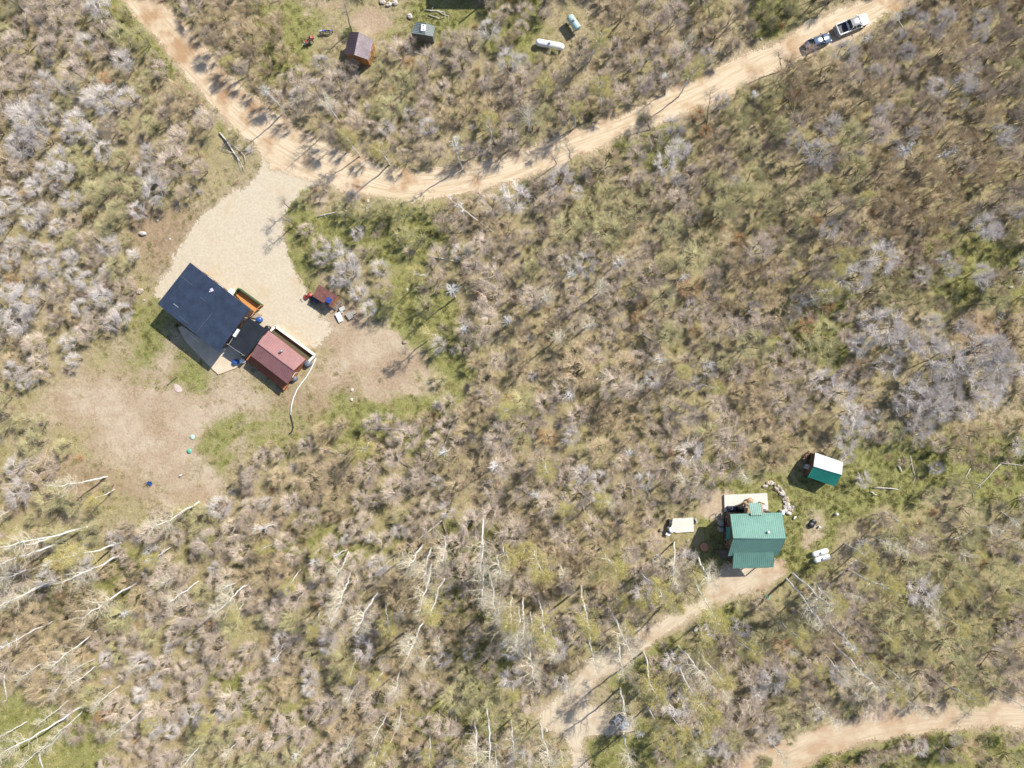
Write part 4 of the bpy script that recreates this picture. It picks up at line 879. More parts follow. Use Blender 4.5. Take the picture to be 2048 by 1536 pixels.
TEAL = metalroof("grey_green_metal", (0.20, 0.23, 0.21), .55, .15); DKGRN = pm("dark_green_paint", (0.035, 0.085, 0.035), .7, 0, .25, 3); BLACKP = pm("black_plastic", (0.02, 0.02, 0.022), .45, 0, .2, 3); BLUEP = pm("blue_plastic", (0.03, 0.10, 0.34), .4, 0, .15, 3)
WHITEP = pm("white_paint", (0.80, 0.80, 0.79), .4, 0, .04, 2); GREYM = pm("grey_metal", (0.42, 0.42, 0.42), .4, .4, .15, 3); REDP = pm("red_plastic", (0.45, 0.05, 0.035), .45, 0, .15, 3); GREENP = pm("green_plastic", (0.13, 0.42, 0.27), .5, 0, .1, 2); TANW = pm("raw_wood", (0.42, 0.31, 0.19), .8, 0, .25, 4)
GREYW = pm("grey_weathered_wood", (0.40, 0.37, 0.32), .9, 0, .25, 4); CREAM = pm("cream_wall_top", (0.74, 0.69, 0.58), .8, 0, .06, 2); RUBBER = pm("rubber", (0.02, 0.02, 0.02), .85, 0, .2, 4)
def flat(v, z): return Vector((v.x, v.y, z))

# ---- navy-roofed cabin
A, B, C_, D = P(380, 525, 5.3), P(500, 618, 5.3), P(437, 705, 4.7), P(315, 608, 4.7)
cen = (A + B + C_ + D) / 4
cab = thing("cabin", "long brown wooden cabin with a plain dark navy roof at the gravel driveway", "cabin", (cen.x, cen.y, 0))
ux = (B - A).normalized(); ux.z = 0; ux.normalize(); vy = Vector((-ux.y, ux.x, 0)); vy = vy if vy.y > 0 else -vy     # vy points up-right (towards the drive)
roof(cab, "roof", D, C_, A, B, NAVY, .22, rib=False)
o_ = .55
ca_ = [A + ux * o_ - vy * o_, B - ux * .9 - vy * o_, C_ - ux * .9 + vy * .9, D + ux * o_ + vy * .9]
wall_box(cab, [ca_[3], ca_[2], ca_[1], ca_[0]], [4.5, 4.5, 4.98, 4.98], LOGBR)
def onroof(px, py): 
    z = 5.0
    for _ in range(4):
        p = P(px, py, z); t = (p - D).dot(vy) / (A - D).dot(vy); z = 4.7 + .6 * t
    return P(px, py, z)
m = MB(cab.location)
for q in [((361,551),(385,571)),((451,591),(393,667)),((382,672),(396,683)),((358,632),(380,650)),((401,594),(412,603))]:
    a, b = onroof(*q[0]), onroof(*q[1]); d = (b - a); m.box((a + b) / 2 + Vector((0, 0, .012)), (d.length, .05, .03), math.atan2(d.y, d.x))
m.build("seam_strip", pm("seam_grey", (0.10, 0.115, 0.14), .6, 0, .5, 6), cab)
m = MB(cab.location); a, b = onroof(347, 607), onroof(357, 615); d = b - a; m.box((a + b) / 2 + Vector((0, 0, .02)), (d.length, .05, .03), math.atan2(d.y, d.x)); m.build("roof_streak", pm("streak", (0.45, 0.5, 0.5), .6), cab)
m = MB(cab.location); p = onroof(424, 580); m.box(p + Vector((0, 0, .06)), (.42, .5, .14), .5); m.box(onroof(420, 583) + Vector((0, 0, .04)), (.22, .2, .1), .2); m.build("roof_vent", pm("vent_lavender", (0.5, 0.46, 0.56), .5), cab)
for i in range(3):       # windows of the long front and back walls
    a = lerp(ca_[0], ca_[1], .12 + .2 * i); b = lerp(ca_[0], ca_[1], .22 + .2 * i); window(cab, a, b, 1.2, 2.4, vy, TRIMW, GLASS)
    a = lerp(ca_[3], ca_[2], .15 + .25 * i); b = lerp(ca_[3], ca_[2], .27 + .25 * i); window(cab, a, b, 1.2, 2.4, -vy, TRIMW, GLASS)
f = window(cab, lerp(ca_[3], ca_[2], .9), lerp(ca_[3], ca_[2], .98), 0, 2.1, -vy, TRIMW, LOGBR, "door")
# porch deck with green parapet, on the drive side
q = [P(*c, 1.2) for c in ((470, 588), (477, 577), (522, 610), (506, 628))]
g = thing("porch", "orange plank porch with dark green sides against the navy-roofed cabin", "porch", flat(q[0], 0))
m = MB(g.location); m.hexa([flat(v, -.1) for v in (P(470,588,.6), P(477,577,.6), P(521,609,.6), P(505,628,.6))][::-1], [flat(v, .55) for v in (P(470,588,.6), P(477,577,.6), P(521,609,.6), P(505,628,.6))][::-1]); m.build("deck", DECKO, g)
def wallseg(m, a, b, z0, z1, th, mi=0):
    d = Vector((b[0] - a[0], b[1] - a[1], 0)); c = Vector(((a[0] + b[0]) / 2, (a[1] + b[1]) / 2, (z0 + z1) / 2)); m.box(c, (d.length, th, z1 - z0), math.atan2(d.y, d.x), mi)
m = MB(g.location); wallseg(m, P(470,586,1.4), P(475.5,577,1.4), -.1, 1.5, .12); wallseg(m, P(476.5,576.5,1.4), P(522,609.5,1.4), -.1, 1.5, .16); m.build("parapet", DKGRN, g)
m = MB(g.location)
for t in (0, .5, 1): c = lerp(P(522,611,1.2), P(507,627,1.2), t); m.box(flat(c, .85), (.1, .1, 1.3))
wallseg(m, P(522,612,1.2), P(513,620,1.2), 1.45, 1.55, .1); wallseg(m, P(521,612,.5), P(508,626,.5), .6, .7, .25); m.build("railing", ORANGE, g)
m = MB(cab.location); c = P(461.5, 584, 1.0); m.box(flat(c, .45), (1.0, .7, 1.0), math.atan2(ux.y, ux.x)); bx_ = m.build("white_cooling_unit", WHITEP, cab, .04)
# ---- breezeway roof between the cabins
A2, B2, C2, D2 = P(496.5, 634.5, 3.1), P(535, 660, 3.1), P(492.6, 714, 2.9), P(456.5, 690, 2.9)
br = thing("breezeway", "black corrugated flat-roofed breezeway joining the two cabins", "breezeway", flat((A2 + C2) / 2, 0))
roof(br, "roof", D2, C2, A2, B2, BLKM, .12, .22, label=None, h=.05)
m = MB(br.location); wallseg(m, P(473, 664, 3.16), P(457, 690, 3.05), 3.02, 3.14, .09); wallseg(m, P(457.5, 690.5, 3.0), P(489, 711.5, 3.0), 2.86, 2.96, .06); m.build("edge_trim", GREYM, br)
m = MB(br.location)
for c in (P(459, 689, 1.4), P(491, 711, 1.4), P(497, 637, 1.4), P(533, 660, 1.4)): m.box(flat(c, 1.35), (.14, .14, 2.9))
m.build("post", TANW, br)
m = MB(br.location); cc = [P(*c, 1) for c in ((478, 670), (520, 668), (498, 705), (466, 687))]; m.hexa([flat(v, -.2) for v in cc][::-1], [flat(v, .3) for v in cc][::-1]); m.build("floor", pm("deck_brown", (0.19, 0.12, 0.08), .85), br)
m = MB(br.location); m.box(P(472.5, 666, 3.3), (1.35, .5, .42), math.atan2((P(477,656)-P(467,672)).y, (P(477,656)-P(467,672)).x)); m.build("white_roof_box", WHITEP, br, .08)
# plywood landing under the breezeway edge
q = [P(*c, .6) for c in ((503, 622), (523, 629), (518, 638), (499, 634))]
m = MB(q[0]); m.hexa([flat(v, -.2) for v in q][::-1], [flat(v, .55) for v in q][::-1]); o = m.build("landing", pm("tan_board", (0.36, 0.27, 0.19), .85), loc=q[0]); tag(o, "small brown wooden landing between porch and black breezeway roof", "landing")
# ---- red-roofed cabin
R0, R1 = P(515.5, 687, 4.3), P(588, 741, 4.3); N0, N1 = P(537, 661, 3.2), P(611, 719, 3.2); S0, S1 = P(501.5, 711, 3.2), P(576, 768.5, 3.2)
rc = thing("cabin", "smaller red-brown wooden cabin with a ribbed dusty red gable roof", "cabin", flat((R0 + R1) / 2, 0))
roof(rc, "roof", N0, N1, R0, R1, REDM, .1, .33, label="lighter sunlit slope of the dusty red roof", h=.05); roof(rc, "roof", S0, S1, R0, R1, REDM, .1, .33, label="darker lower slope of the dusty red roof", h=.05)
m = MB(rc.location); m.tube([R0 + Vector((0, 0, .03)), R1 + Vector((0, 0, .03))], .07, 6); m.build("ridge_cap", REDM, rc)
def gable_walls(parent, N0, N1, R0, R1, S0, S1, mat, oe, og, th=.14, z0=-.4):
    u = (R1 - R0); u.z = 0; u.normalize(); pts = []
    for N, Rr_, S_, sg in ((N0, R0, S0, 1), (N1, R1, S1, -1)):
        a = lerp(N, Rr_, oe / (flat(N, 0) - flat(Rr_, 0)).length) + u * sg * og; c = lerp(S_, Rr_, oe / (flat(S_, 0) - flat(Rr_, 0)).length) + u * sg * og; b = Rr_ + u * sg * og
        dz = Vector((0, 0, th)); pts.append((a - dz, b - dz, c - dz))
    (a0, b0, c0), (a1, b1, c1) = pts; m = MB(parent.location)
    vs = [flat(a0, z0), flat(c0, z0), flat(a1, z0), flat(c1, z0), a0, b0, c0, a1, b1, c1]
    m.add(vs, [(0, 1, 6, 5, 4), (2, 7, 8, 9, 3), (0, 4, 7, 2), (1, 3, 9, 6), (4, 5, 8, 7), (5, 6, 9, 8), (0, 2, 3, 1)])
    m.build("wall", mat, parent); return a0, c0, a1, c1
a0, c0, a1, c1 = gable_walls(rc, N0, N1, R0, R1, S0, S1, REDW, .35, .4)
oS = (c0 - a0); oS.z = 0
for t in (.15, .45, .75): window(rc, lerp(c0, c1, t), lerp(c0, c1, t + .12), 1.1, 2.1, oS, TRIMW, GLASS)
oE = (a1 - a0); window(rc, lerp(a1, c1, .6), lerp(a1, c1, .82), 0, 2.05, oE, TRIMW, ORANGE, "door")
m = MB(rc.location); c = P(562.5, 702, 4.4); m.cyl(flat(c, 3.7), .13, .75, 12); m.cyl(flat(c, 4.45), .2, .12, 12); m.build("flue", GREYM, rc)
m = MB(rc.location); q = [P(*c, .7) for c in ((491.5, 719), (500, 707), (578, 766), (568, 781))]; m.hexa([flat(v, -.3) for v in q][::-1], [flat(v, .75) for v in q][::-1])
for t in (.1, .35, .6, .85): c = lerp(q[0], q[3], t); m.box(flat(c, .6), (.1, .1, 1.2))
m.build("side_deck", REDW, rc)
# cream retaining wall
w_ = thing("retaining_wall", "cream-topped U-shaped retaining wall beside the red-roofed cabin", "retaining wall", flat(P(590, 680, 1), 0))
m = MB(w_.location); t_ = MB(w_.location)
for a, b in (((541, 662), (551, 652.5)), ((550, 652), (630, 710.5)), ((629, 711), (615, 725.5))):
    wallseg(m, P(*a, .9), P(*b, .9), -.5, .8, .3); wallseg(t_, P(*a, .9), P(*b, .9), .8, .92, .36 + .02 * (a[0] == 550))
m.build("wall", CONCG, w_); t_.build("coping", CREAM, w_)
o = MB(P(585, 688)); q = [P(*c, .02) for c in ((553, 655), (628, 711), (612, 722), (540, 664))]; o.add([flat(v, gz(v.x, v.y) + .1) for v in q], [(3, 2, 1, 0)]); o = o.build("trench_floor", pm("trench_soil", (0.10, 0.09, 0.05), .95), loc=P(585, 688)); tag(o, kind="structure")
# patio
q = [(358, 655), (372, 682), (398, 710), (426, 738), (438, 749), (472, 737), (490, 723), (470, 690), (437, 700), (366, 652)]
m = MB(P(420, 690)); m.prism([P(*c)[:2] for c in q][::-1], -.2, .34); o = m.build("patio", CONCG, loc=P(420, 690)); tag(o, "tan concrete patio along the lower side of the navy-roofed cabin", "patio")

# ---- green-roofed house
zr, ze = 7.3, 4.8
GR0, GR1 = P(1466.7, 1077, zr), P(1572, 1075.8, zr); GN0, GN1 = P(1460.4, 1028.3, ze), P(1564.6, 1025, ze); GS0, GS1 = P(1456, 1112, ze), P(1557, 1110.5, ze)
gh = thing("house", "two-storey dark log house with a pale green ribbed metal roof", "house", flat((GR0 + GR1) / 2, 0))
roof(gh, "roof", GN0, GN1, GR0, GR1, GRNM, .12, .3, label="brighter upper slope of the green roof", h=.05); roof(gh, "roof", GS0, GS1, GR0, GR1, GRNM, .12, .3, label="darker lower slope of the green roof", h=.05)
m = MB(gh.location); m.tube([GR0 + Vector((0, 0, .03)), GR1 + Vector((0, 0, .03))], .09, 6); m.build("ridge_cap", GRNM, gh)
a0, c0, a1, c1 = gable_walls(gh, GN0, GN1, GR0, GR1, GS0, GS1, planks("dark_log", (0.115, 0.085, 0.065), (0.055, 0.04, 0.032), 1.2, direction=(0, 0, 4.5)), .5, .6, .16)
wst = (a0 - a1)
for t, z0, z1, w in ((.1, .9, 2.1, .14), (.42, .9, 2.1, .16), (.75, .9, 2.1, .14), (.2, 3.6, 4.7, .12), (.68, 3.6, 4.7, .12)): window(gh, lerp(a0, c0, t), lerp(a0, c0, t + w), z0, z1, wst, TANW, GLASS)
for t in (.15, .7): window(gh, lerp(a0, a1, t), lerp(a0, a1, t + .14), 1.0, 2.2, a0 - c0, TANW, GLASS)
for t in (.1, .45, .75): window(gh, lerp(c0, c1, t), lerp(c0, c1, t + .12), 1.0, 2.1, c0 - a0, TANW, GLASS)
roof(gh, "porch_roof", P(1465.6, 1137, 4.0), P(1547, 1134.6, 4.0), P(1467.7, 1105, 5.32), P(1549, 1103, 5.32), GRNM, .1, .3, label="lean-to porch roof along the lower side", h=.05)
m = MB(gh.location)
for px in (1468, 1494, 1520, 1545): m.box(flat(P(px, 1133, 3.6), 1.8), (.15, .15, 4.0))
m.build("porch_posts", TANW, gh)
m = MB(gh.location); q = [P(*c, .2) for c in ((1466, 1104), (1545, 1102), (1543, 1133), (1464, 1135))]; m.hexa([flat(v, -.2) for v in q][::-1], [flat(v, .35) for v in q][::-1]); m.build("porch_floor", GREYW, gh)
roof(gh, "entry_roof", P(1498, 1006, 4.7), P(1521, 1005.7, 4.7), P(1502, 1031, 5.25), P(1525.5, 1030, 5.25), GRNM, .1, .3, label="narrow projecting green roof over the upper entrance", h=.05)
roof(gh, "side_awning", P(1453, 1078, 3.0), P(1453, 1054, 3.0), P(1466, 1079, 3.7), P(1466, 1055, 3.7), GRND, .08, .3, label="small green awning roof on the left wall")
m = MB(gh.location); c = P(1537.5, 1064.5, 7.2); m.cyl(flat(c, 6.3), .12, .8, 12); m.cyl(flat(c, 7.1), .19, .12, 12); m.build("flue", WHITEP, gh)
# upper balcony and stairs on posts beneath the entry roof
bal = MB(gh.location); q = [P(*c, 2.9) for c in ((1490, 1006), (1525, 1006), (1527, 1030), (1490, 1030))]; bal.hexa([flat(v, 2.75) for v in q][::-1], [flat(v, 2.9) for v in q][::-1])
for c in ((1491, 1007), (1524, 1006)): bal.box(flat(P(*c, 1.5), 1.4), (.15, .15, 2.8)); bal.box(flat(P(*c, 3.6), 3.9), (.13, .13, 1.9))
wallseg(bal, P(1491, 1006.5, 3.9), P(1524, 1006, 3.9), 3.8, 3.9, .1); wallseg(bal, P(1491, 1007, 3.9), P(1491, 1027, 3.9), 3.8, 3.9, .1)
bal.build("balcony", TANW, gh)
m = MB(gh.location)
for i in range(9): t = i / 8; c = lerp(P(1478, 1014, .3), P(1490, 1008, 2.7), t); m.box(flat(c, .3 + 2.4 * t), (.4, .95, .06), -.45)
m.tube([P(1477, 1018, .2), P(1490, 1011, 2.8)], .06, 5); m.tube([P(1476, 1011, .2), P(1489, 1005, 2.8)], .06, 5); m.build("stairs", TANW, gh)
m = MB(gh.location); q = [P(*c, .3) for c in ((1443, 1030), (1456, 1030), (1456, 1104), (1443, 1104))]
m = MB(gh.location)
for c in ((1441, 1046), (1441, 1058)): m.box(flat(P(*c, .9), .8), (.5, .7, 1.7))
m.build("meter_cabinet", GREYM, gh)
m = MB(gh.location); q = [P(*c, .3) for c in ((1430, 1100), (1462, 1100), (1462, 1118), (1446, 1118))]; m.hexa([flat(v, -.2) for v in q][::-1], [flat(v, .3) for v in q][::-1]); m.build("side_step", pm("step_brown", (0.16, 0.12, 0.09), .85), gh)
# slabs
m = MB(P(1490, 1004)); m.prism([P(*c)[:2] for c in ((1447.5, 989.5), (1533, 986), (1535.5, 1020), (1448.5, 1023))][::-1], -.2, .3); o = m.build("patio_slab", CONC, loc=P(1490, 1004)); tag(o, "pale concrete slab above the green-roofed house", "concrete slab")
m = MB(P(1366, 1050)); m.prism([P(*c)[:2] for c in ((1345, 1036.5), (1386, 1034.5), (1386.5, 1062.5), (1352, 1065), (1340, 1060))][::-1], -.2, .3); o = m.build("patio_slab", CONC, loc=P(1366, 1050)); tag(o, "detached pale concrete slab left of the green-roofed house", "concrete slab")

# ---- green and white shed
zr, ze = 3.4, 2.3
R0, R1 = P(1626.8, 932.8, zr), P(1683.5, 949, zr); N0, N1 = P(1630.6, 905.3, ze), P(1686.5, 924.3, ze); S0, S1 = P(1615.4, 954, ze), P(1669.4, 973, ze)
sh = thing("shed", "dark brown shed whose roof is white on one slope and green on the other", "shed", flat((R0 + R1) / 2, 0))
roof(sh, "roof", N0, N1, R0, R1, WHM, .08, .3, label="white upper roof slope", h=.06); roof(sh, "roof", S0, S1, R0, R1, GRND, .08, .3, label="green metal roof slope", h=.05)  # upper slope coloured white, lower slope green
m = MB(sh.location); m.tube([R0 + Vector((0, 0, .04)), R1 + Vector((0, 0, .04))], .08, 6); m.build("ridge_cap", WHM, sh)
a0, c0, a1, c1 = gable_walls(sh, N0, N1, R0, R1, S0, S1, LOGBR, .2, .25, .11)
window(sh, lerp(a0, c0, .12), lerp(a0, c0, .40), 0, 1.95, a0 - a1, LOGBR, pm("door_brown", (.13, .09, .055), .8), "door")
m = MB(sh.location); c = P(1618.5, 934.5, 1.0); d = (c0 - a0); m.box(flat(c, .6), (.75, .8, 1.4), math.atan2(d.y, d.x)); m.build("white_cabinet", pm("pale_grey", (.55, .57, .60), .5), sh)
m = MB(sh.location)
for i in range(6): c = P(1618 - i * 1.8, 906 + i * 2.6, .5); m.box(flat(c, .2), (.5, .3, .6), .8 + i)
m.build("woodpile", pm("firewood", (.26, .16, .11), .9), sh)

# ---- brown-roofed shed at the top
zr, ze = 3.9, 2.7
R0, R1 = P(717.8, 64.5, zr), P(708.3, 109.5, zr); W0, W1 = P(699.3, 63.5, ze), P(688.5, 108.3, ze); E0, E1 = P(746.5, 80.5, ze), P(735.5, 115.5, ze)
# walls and roof made square from the mean directions
ts = thing("shed", "orange-brown wooden shed with a dark brown ribbed metal roof near the top edge", "shed", flat((R0 + R1) / 2, 0))
E0 = P(747, 80.5, ze); E1 = P(736.5, 124 - 4, ze)
roof(ts, "roof", W0, W1, R0, R1, BRNM, .08, .25, label="dark left slope of the brown roof", h=.05); roof(ts, "roof", E0, E1, R0, R1, metalroof("brown_metal_glossy_sunlit", (0.20, 0.15, 0.16), .33, .3, (0.33, 0.27, 0.23)), .08, .25, label="streaky shiny right slope of the brown roof, painted in a sunlit tone", h=.05)  # right slope: glossier, with sunlit lightness and sheen put into its brown
a0, c0, a1, c1 = gable_walls(ts, W0, W1, R0, R1, E0, E1, ORANGE, .18, .15, .11)
window(ts, lerp(a1, c1, .36), lerp(a1, c1, .64), 0, 2.0, a1 - a0, ORANGE, pm("door_orange", (.34, .19, .09), .8), "door")
for t in (.2, .6): window(ts, lerp(c0, c1, t), lerp(c0, c1, t + .2), 1.0, 1.7, c0 - a0, TANW, GLASS)
# ---- grey-green hut
zr, ze = 3.1, 2.3
R0, R1 = P(853, 46.5, zr), P(850, 70, zr); W0, W1 = P(832, 44, ze), P(821, 66, ze); E0, E1 = P(866, 52, ze), P(863, 72.5, ze)
E0 = P(870, 52, ze); E1 = P(866, 73, ze)
hu = thing("hut", "small grey-green metal hut with a white roof hatch, half hidden by brush", "hut", flat((R0 + R1) / 2, 0))
roof(hu, "roof", W0, W1, R0, R1, TEAL, .08, .25, h=.05); roof(hu, "roof", E0, E1, R0, R1, TEAL, .08, .25, h=.05)
gable_walls(hu, W0, W1, R0, R1, E0, E1, pm("hut_wall", (.20, .19, .16), .8), .1, .1, .11)
m = MB(hu.location); c = P(847, 56, 3.0); m.box(c, (.75, 1.05, .22), -.12); m.build("roof_hatch", WHITEP, hu, .03); 
m = MB(hu.location)
for dy in (-.33, .33): m.box(c + Vector((0, dy, .12)), (.3, .12, .03), -.12)
m.build("hatch_handle", BLACKP, hu)
# ---- house beyond the top edge (its shadow and a corner post reach the frame)
oh = thing("house", "house just beyond the top edge, casting a dark shadow at the frame's top", "house", P(925, -70))
wall_box(oh, [P(905, -75), P(1010, -75), P(1010, -25), P(905, -25)], [4.6] * 4, LOGBR); m = MB(oh.location); m.prism([P(*c)[:2] for c in ((900, -80), (1015, -80), (1015, -20), (900, -20))][::-1], 4.6, 4.85); m.build("roof", GRND, oh)
m = MB(P(960, 12)); m.tube([P(960, 12, 0) + Vector((0, 0, -.3)), flat(P(960, 12), 4.3)], .12, 10); o = m.build("post", GREYM, loc=P(960, 12)); tag(o, "tall grey post at the top edge, its shadow falling down-left", "post")
m = MB(P(353, 756)); m.tube([flat(P(354, 755), -.3), flat(P(354, 755), 1.9)], .07, 8); pt = thing("post", "dark post with a red cap on the yard below the navy-roofed cabin", "post", flat(P(354, 755), 0))
m.o = Vector(); m.v = [v + P(353, 756) - pt.location for v in m.v]; m.build("pole", DARKLOG, pt); m = MB(); m.cyl((0, 0, 1.9), .11, .14, 10); m.build("cap", REDP, pt)

# ================================================================== carport corner
K = [P(*c, 2.2) for c in ((638, 569), (675.5, 592), (661.5, 614.5), (624, 592))]
cp = thing("carport", "lean-to carport with a rusty red metal roof at the gravel's edge", "carport", flat(K[0], 0))
for v, z in zip(K, (2.35, 2.35, 2.0, 2.0)): v.z = z
roof(cp, "roof", K[3], K[2], K[0], K[1], RUSTM, .08, .25, h=.04)
m = MB(cp.location)
for t, s in ((.04, .04), (.96, .04), (.04, .96), (.96, .96)):
    v = lerp(lerp(K[0], K[1], t), lerp(K[3], K[2], t), s); m.box(flat(v, .9), (.12, .12, 2.1 if s < .5 else 1.9))
m.build("posts", TANW, cp)
m = MB(cp.location); a, b = lerp(K[1], K[0], .03), lerp(K[2], K[3], .03); wallseg(m, a, b, .1, 1.9, .05); m.build("side_panel", ORANGE, cp)
m = MB(cp.location); c = P(657.5, 600.5, 2.35); m.box(c, (.75, .85, .28), -.5); m.box(c + Vector((0, 0, .15)), (.5, .12, .05), -.5); o = m.build("storage_box", pm("box_blue", (.02, .055, .26), .5), bevel=.04); o.location = cp.location; tag(o, "bright blue box lying on the rusty carport roof", "box")
def quad_atv(px, py, rz, mat, label, dark=BLACKP):
    p = P(px, py, .4); o = thing("quad_bike", label, "quad bike", (p.x, p.y, gz(p.x, p.y)), rz)
    for x in (-.55, .55):
        for y in (-.42, .42):
            m = MB(); m.tube([(x, y - .13, .28), (x, y - .1, .28), (x, y + .1, .28), (x, y + .13, .28)], [.2, .28, .28, .2], 14); w = m.build("wheel", RUBBER, o); m = MB(); m.tube([(x, y - .135, .28), (x, y + .135, .28)], .12, 10); m.build("rim", GREYM, w)
    m = MB(); m.loft([[Vector((x, y * w, .42 + z * h)) for y, z in ((-1, 0), (-.9, .7), (-.4, 1), (.4, 1), (.9, .7), (1, 0))] for x, w, h in ((-.85, .35, .15), (-.6, .5, .25), (-.2, .25, .35), (.2, .25, .4), (.6, .5, .28), (.9, .33, .12))]); m.build("body", mat, o)
    m = MB(); m.ell((-.15, 0, .82), (.38, .17, .09)); m.build("seat", dark, o)
    m = MB(); m.tube([(.35, -.4, .95), (.42, -.15, 1.0), (.42, .15, 1.0), (.35, .4, .95)], .025, 6); m.tube([(.5, 0, .6), (.42, 0, 1.0)], .03, 6); m.build("handlebar", dark, o); return o
qa = quad_atv(616.5, 592, .45, REDP, "small red machine parked at the left corner of the rusty carport")
qa.scale = (.75, .75, .75)
qb = quad_atv(630, 600, -.6, pm('dark_blue', (.02, .04, .14), .5), "dark blue machine mostly hidden under the rusty carport's lower edge")
qb.scale = (.7, .7, .7)
m = MB(P(604, 602)); c = P(604, 602); m.box(flat(c, .12), (.5, .16, .22), -.9); m.box(flat(P(602, 599), .1), (.25, .2, .2), .3); tag(m.build("block", DARKLOG, loc=c), "small dark block on the gravel left of the red machine", "block")
# wire cage trailer, pallets, board, crate
tr = thing("cage_trailer", "open metal-framed trailer against the carport's right end", "trailer", P(674, 609)); d = math.atan2((P(684, 610) - P(675, 603)).y, (P(684, 610) - P(675, 603)).x)
m = MB(); c = Vector((0, 0, .5))
m.box((0, 0, .45), (1.1, 1.5, .06), d); m.build("bed", pm("trailer_bed", (.20, .15, .12), .8), tr)
m = MB(); Rm = rotm(d)
for x in (-.55, .55):
    for y in (-.75, .75): p = Rm @ Vector((x, y, 0)); m.box((p.x, p.y, .8), (.05, .05, .7))
    a = Rm @ Vector((x, -.75, 0)); b = Rm @ Vector((x, .75, 0)); wallseg(m, a, b, 1.1, 1.16, .05)
for y in (-.75, 0, .75): a = Rm @ Vector((-.55, y, 0)); b = Rm @ Vector((.55, y, 0)); wallseg(m, a, b, 1.1, 1.155, .045)
m.build("frame", GREYM, tr)
for s in (-1, 1): m = MB(); q = Rm @ Vector((s * .66, 0, .3)); e = Rm @ Vector((s * .82, 0, .3)); m.tube([q, e], .29, 14); m.build("wheel", RUBBER, tr)
def pallet(px, py, rz, L, W, z, label, mat=GREYW, n=7):
    p = P(px, py, z); o = thing("pallet", label, "pallet", (p.x, p.y, gz(p.x, p.y)), rz)
    m = MB()
    for i in range(n): m.box((0, -W / 2 + W * (i + .5) / n, z), (L, W / n * .72, .03))
    m.build("deck_boards", mat, o); m = MB()
    for x in (-.45, 0, .45): m.box((x * L, 0, z / 2 - .01), (.09, W * .96, z - .02))
    m.build("bearers", DARKLOG, o)
pallet(699, 631, -.95, 1.15, .95, .5, "grey slatted pallet stack right of the carport trailer"); pallet(706, 626, -.95, .6, 1.0, .45, "smaller slatted pallet behind the grey pallet stack", n=6)
m = MB(P(679, 634)); q = [P(*c, .3) for c in ((670.5, 628), (680, 624), (687.5, 640.5), (678.5, 645.5))]; zz = (.55, .55, .4, .4)
for v, z in zip(q, zz): v.z = z
m.slab(q[::-1], .05); tag(m.build("board", WHITEP, loc=P(679, 634)), "bright white board leaning beside the pallets below the carport", "board")
m = MB(P(685, 620)); m.box(flat(P(686, 618.5), .35), (.9, .7, .7), .5); tag(m.build("crate", pm("pale_junk", (.46, .46, .40), .8), loc=P(685, 620), bevel=.03), "pale grey crate between the trailer and the pallets", "crate")
m = MB(P(684, 625)); m.ell(flat(P(682.5, 624), .28), (.4, .3, .3)); tag(m.build("sack", pm("pale_sack", (.60, .60, .58), .8), loc=P(684, 625)), "whitish sack just above the white board", "sack")

# ================================================================== tanks
def tank(px, py, rz, L, r, mat, label, name="propane_tank", group=None, domey=.5, round_=True, legs=.25):
    z = r + legs; p = P(px, py, z); o = thing(name, label, "tank", (p.x, p.y, gz(p.x, p.y)), rz, group)
    m = MB(); pts = []; rad = []; h = L / 2 - (r if round_ else r * .3)
    for i in range(7): t = i / 6 * math.pi / 2; pts.append((-h - math.cos(t) * (r if round_ else r * .3), 0, z)); rad.append(max(.02, r * math.sin(t)))
    for i in range(7): t = i / 6 * math.pi / 2; pts.append((h + math.sin(t) * (r if round_ else r * .3), 0, z)); rad.append(max(.02, r * math.cos(t)))
    m.tube(pts, rad, 28); m.build("shell", mat, o)
    m = MB(); m.cyl((-L * .02 if round_ else -.1, 0, z + r - .05), .2, .2, 14); m.ell((-L * .02 if round_ else -.1, 0, z + r + .15), (.2, .2, .1)); m.build("dome", GREYM, o)
    for x in (-.6, .6): m = MB(); m.box((x * h, 0, (legs + .15) / 2 - .05), (.15, r * 1.3, legs + .25)); m.build("leg", CONCG, o)
tank(1100, 89.5, math.radians(-11), 4.7, .56, WHITEP, "long white propane tank lying among brush near the top edge"); tank(1147.5, 46, math.radians(-55), 2.6, .62, pm("pale_green_tank", (0.38, 0.50, 0.45), .5, 0, .12, 2), "pale green horizontal tank on legs near the top edge", "storage_tank", round_=False, legs=.7)
tank(1640.6, 1105.2, math.radians(17), 2.75, .44, WHITEP, "upper of the two white propane tanks side by side right of the green-roofed house", group="twin white propane tanks"); tank(1644.4, 1117, math.radians(17), 2.75, .44, WHITEP, "lower of the two white propane tanks side by side right of the green-roofed house", group="twin white propane tanks")

# ================================================================== small things
def drum(px, py, r, h, mat, label, name="barrel", cat="barrel", lid=None):
    p = P(px, py, h); o = thing(name, label, cat, (p.x, p.y, gz(p.x, p.y)))
    m = MB(); m.tube([(0, 0, 0), (0, 0, h * .3), (0, 0, h * .33), (0, 0, h * .36), (0, 0, h * .66), (0, 0, h * .69), (0, 0, h * .72), (0, 0, h)], [r, r, r * 1.05, r, r, r * 1.05, r, r], 20); m.build("body", mat, o)
    m = MB(); m.tube([(0, 0, h), (0, 0, h + .03)], [r * 1.04, r * 1.0], 20); m.build("lid", lid or mat, o)
drum(471, 723.5, .42, .8, BLUEP, "blue barrel on the patio's lower corner"); drum(485, 722, .36, .8, WHITEP, "white-lidded barrel beside the blue barrel on the patio"); drum(518, 639, .42, .9, BLUEP, "blue barrel at the upper end of the black breezeway"); drum(535, 656.5, .42, .9, BLACKP, "black bin at the corner of the cream retaining wall")
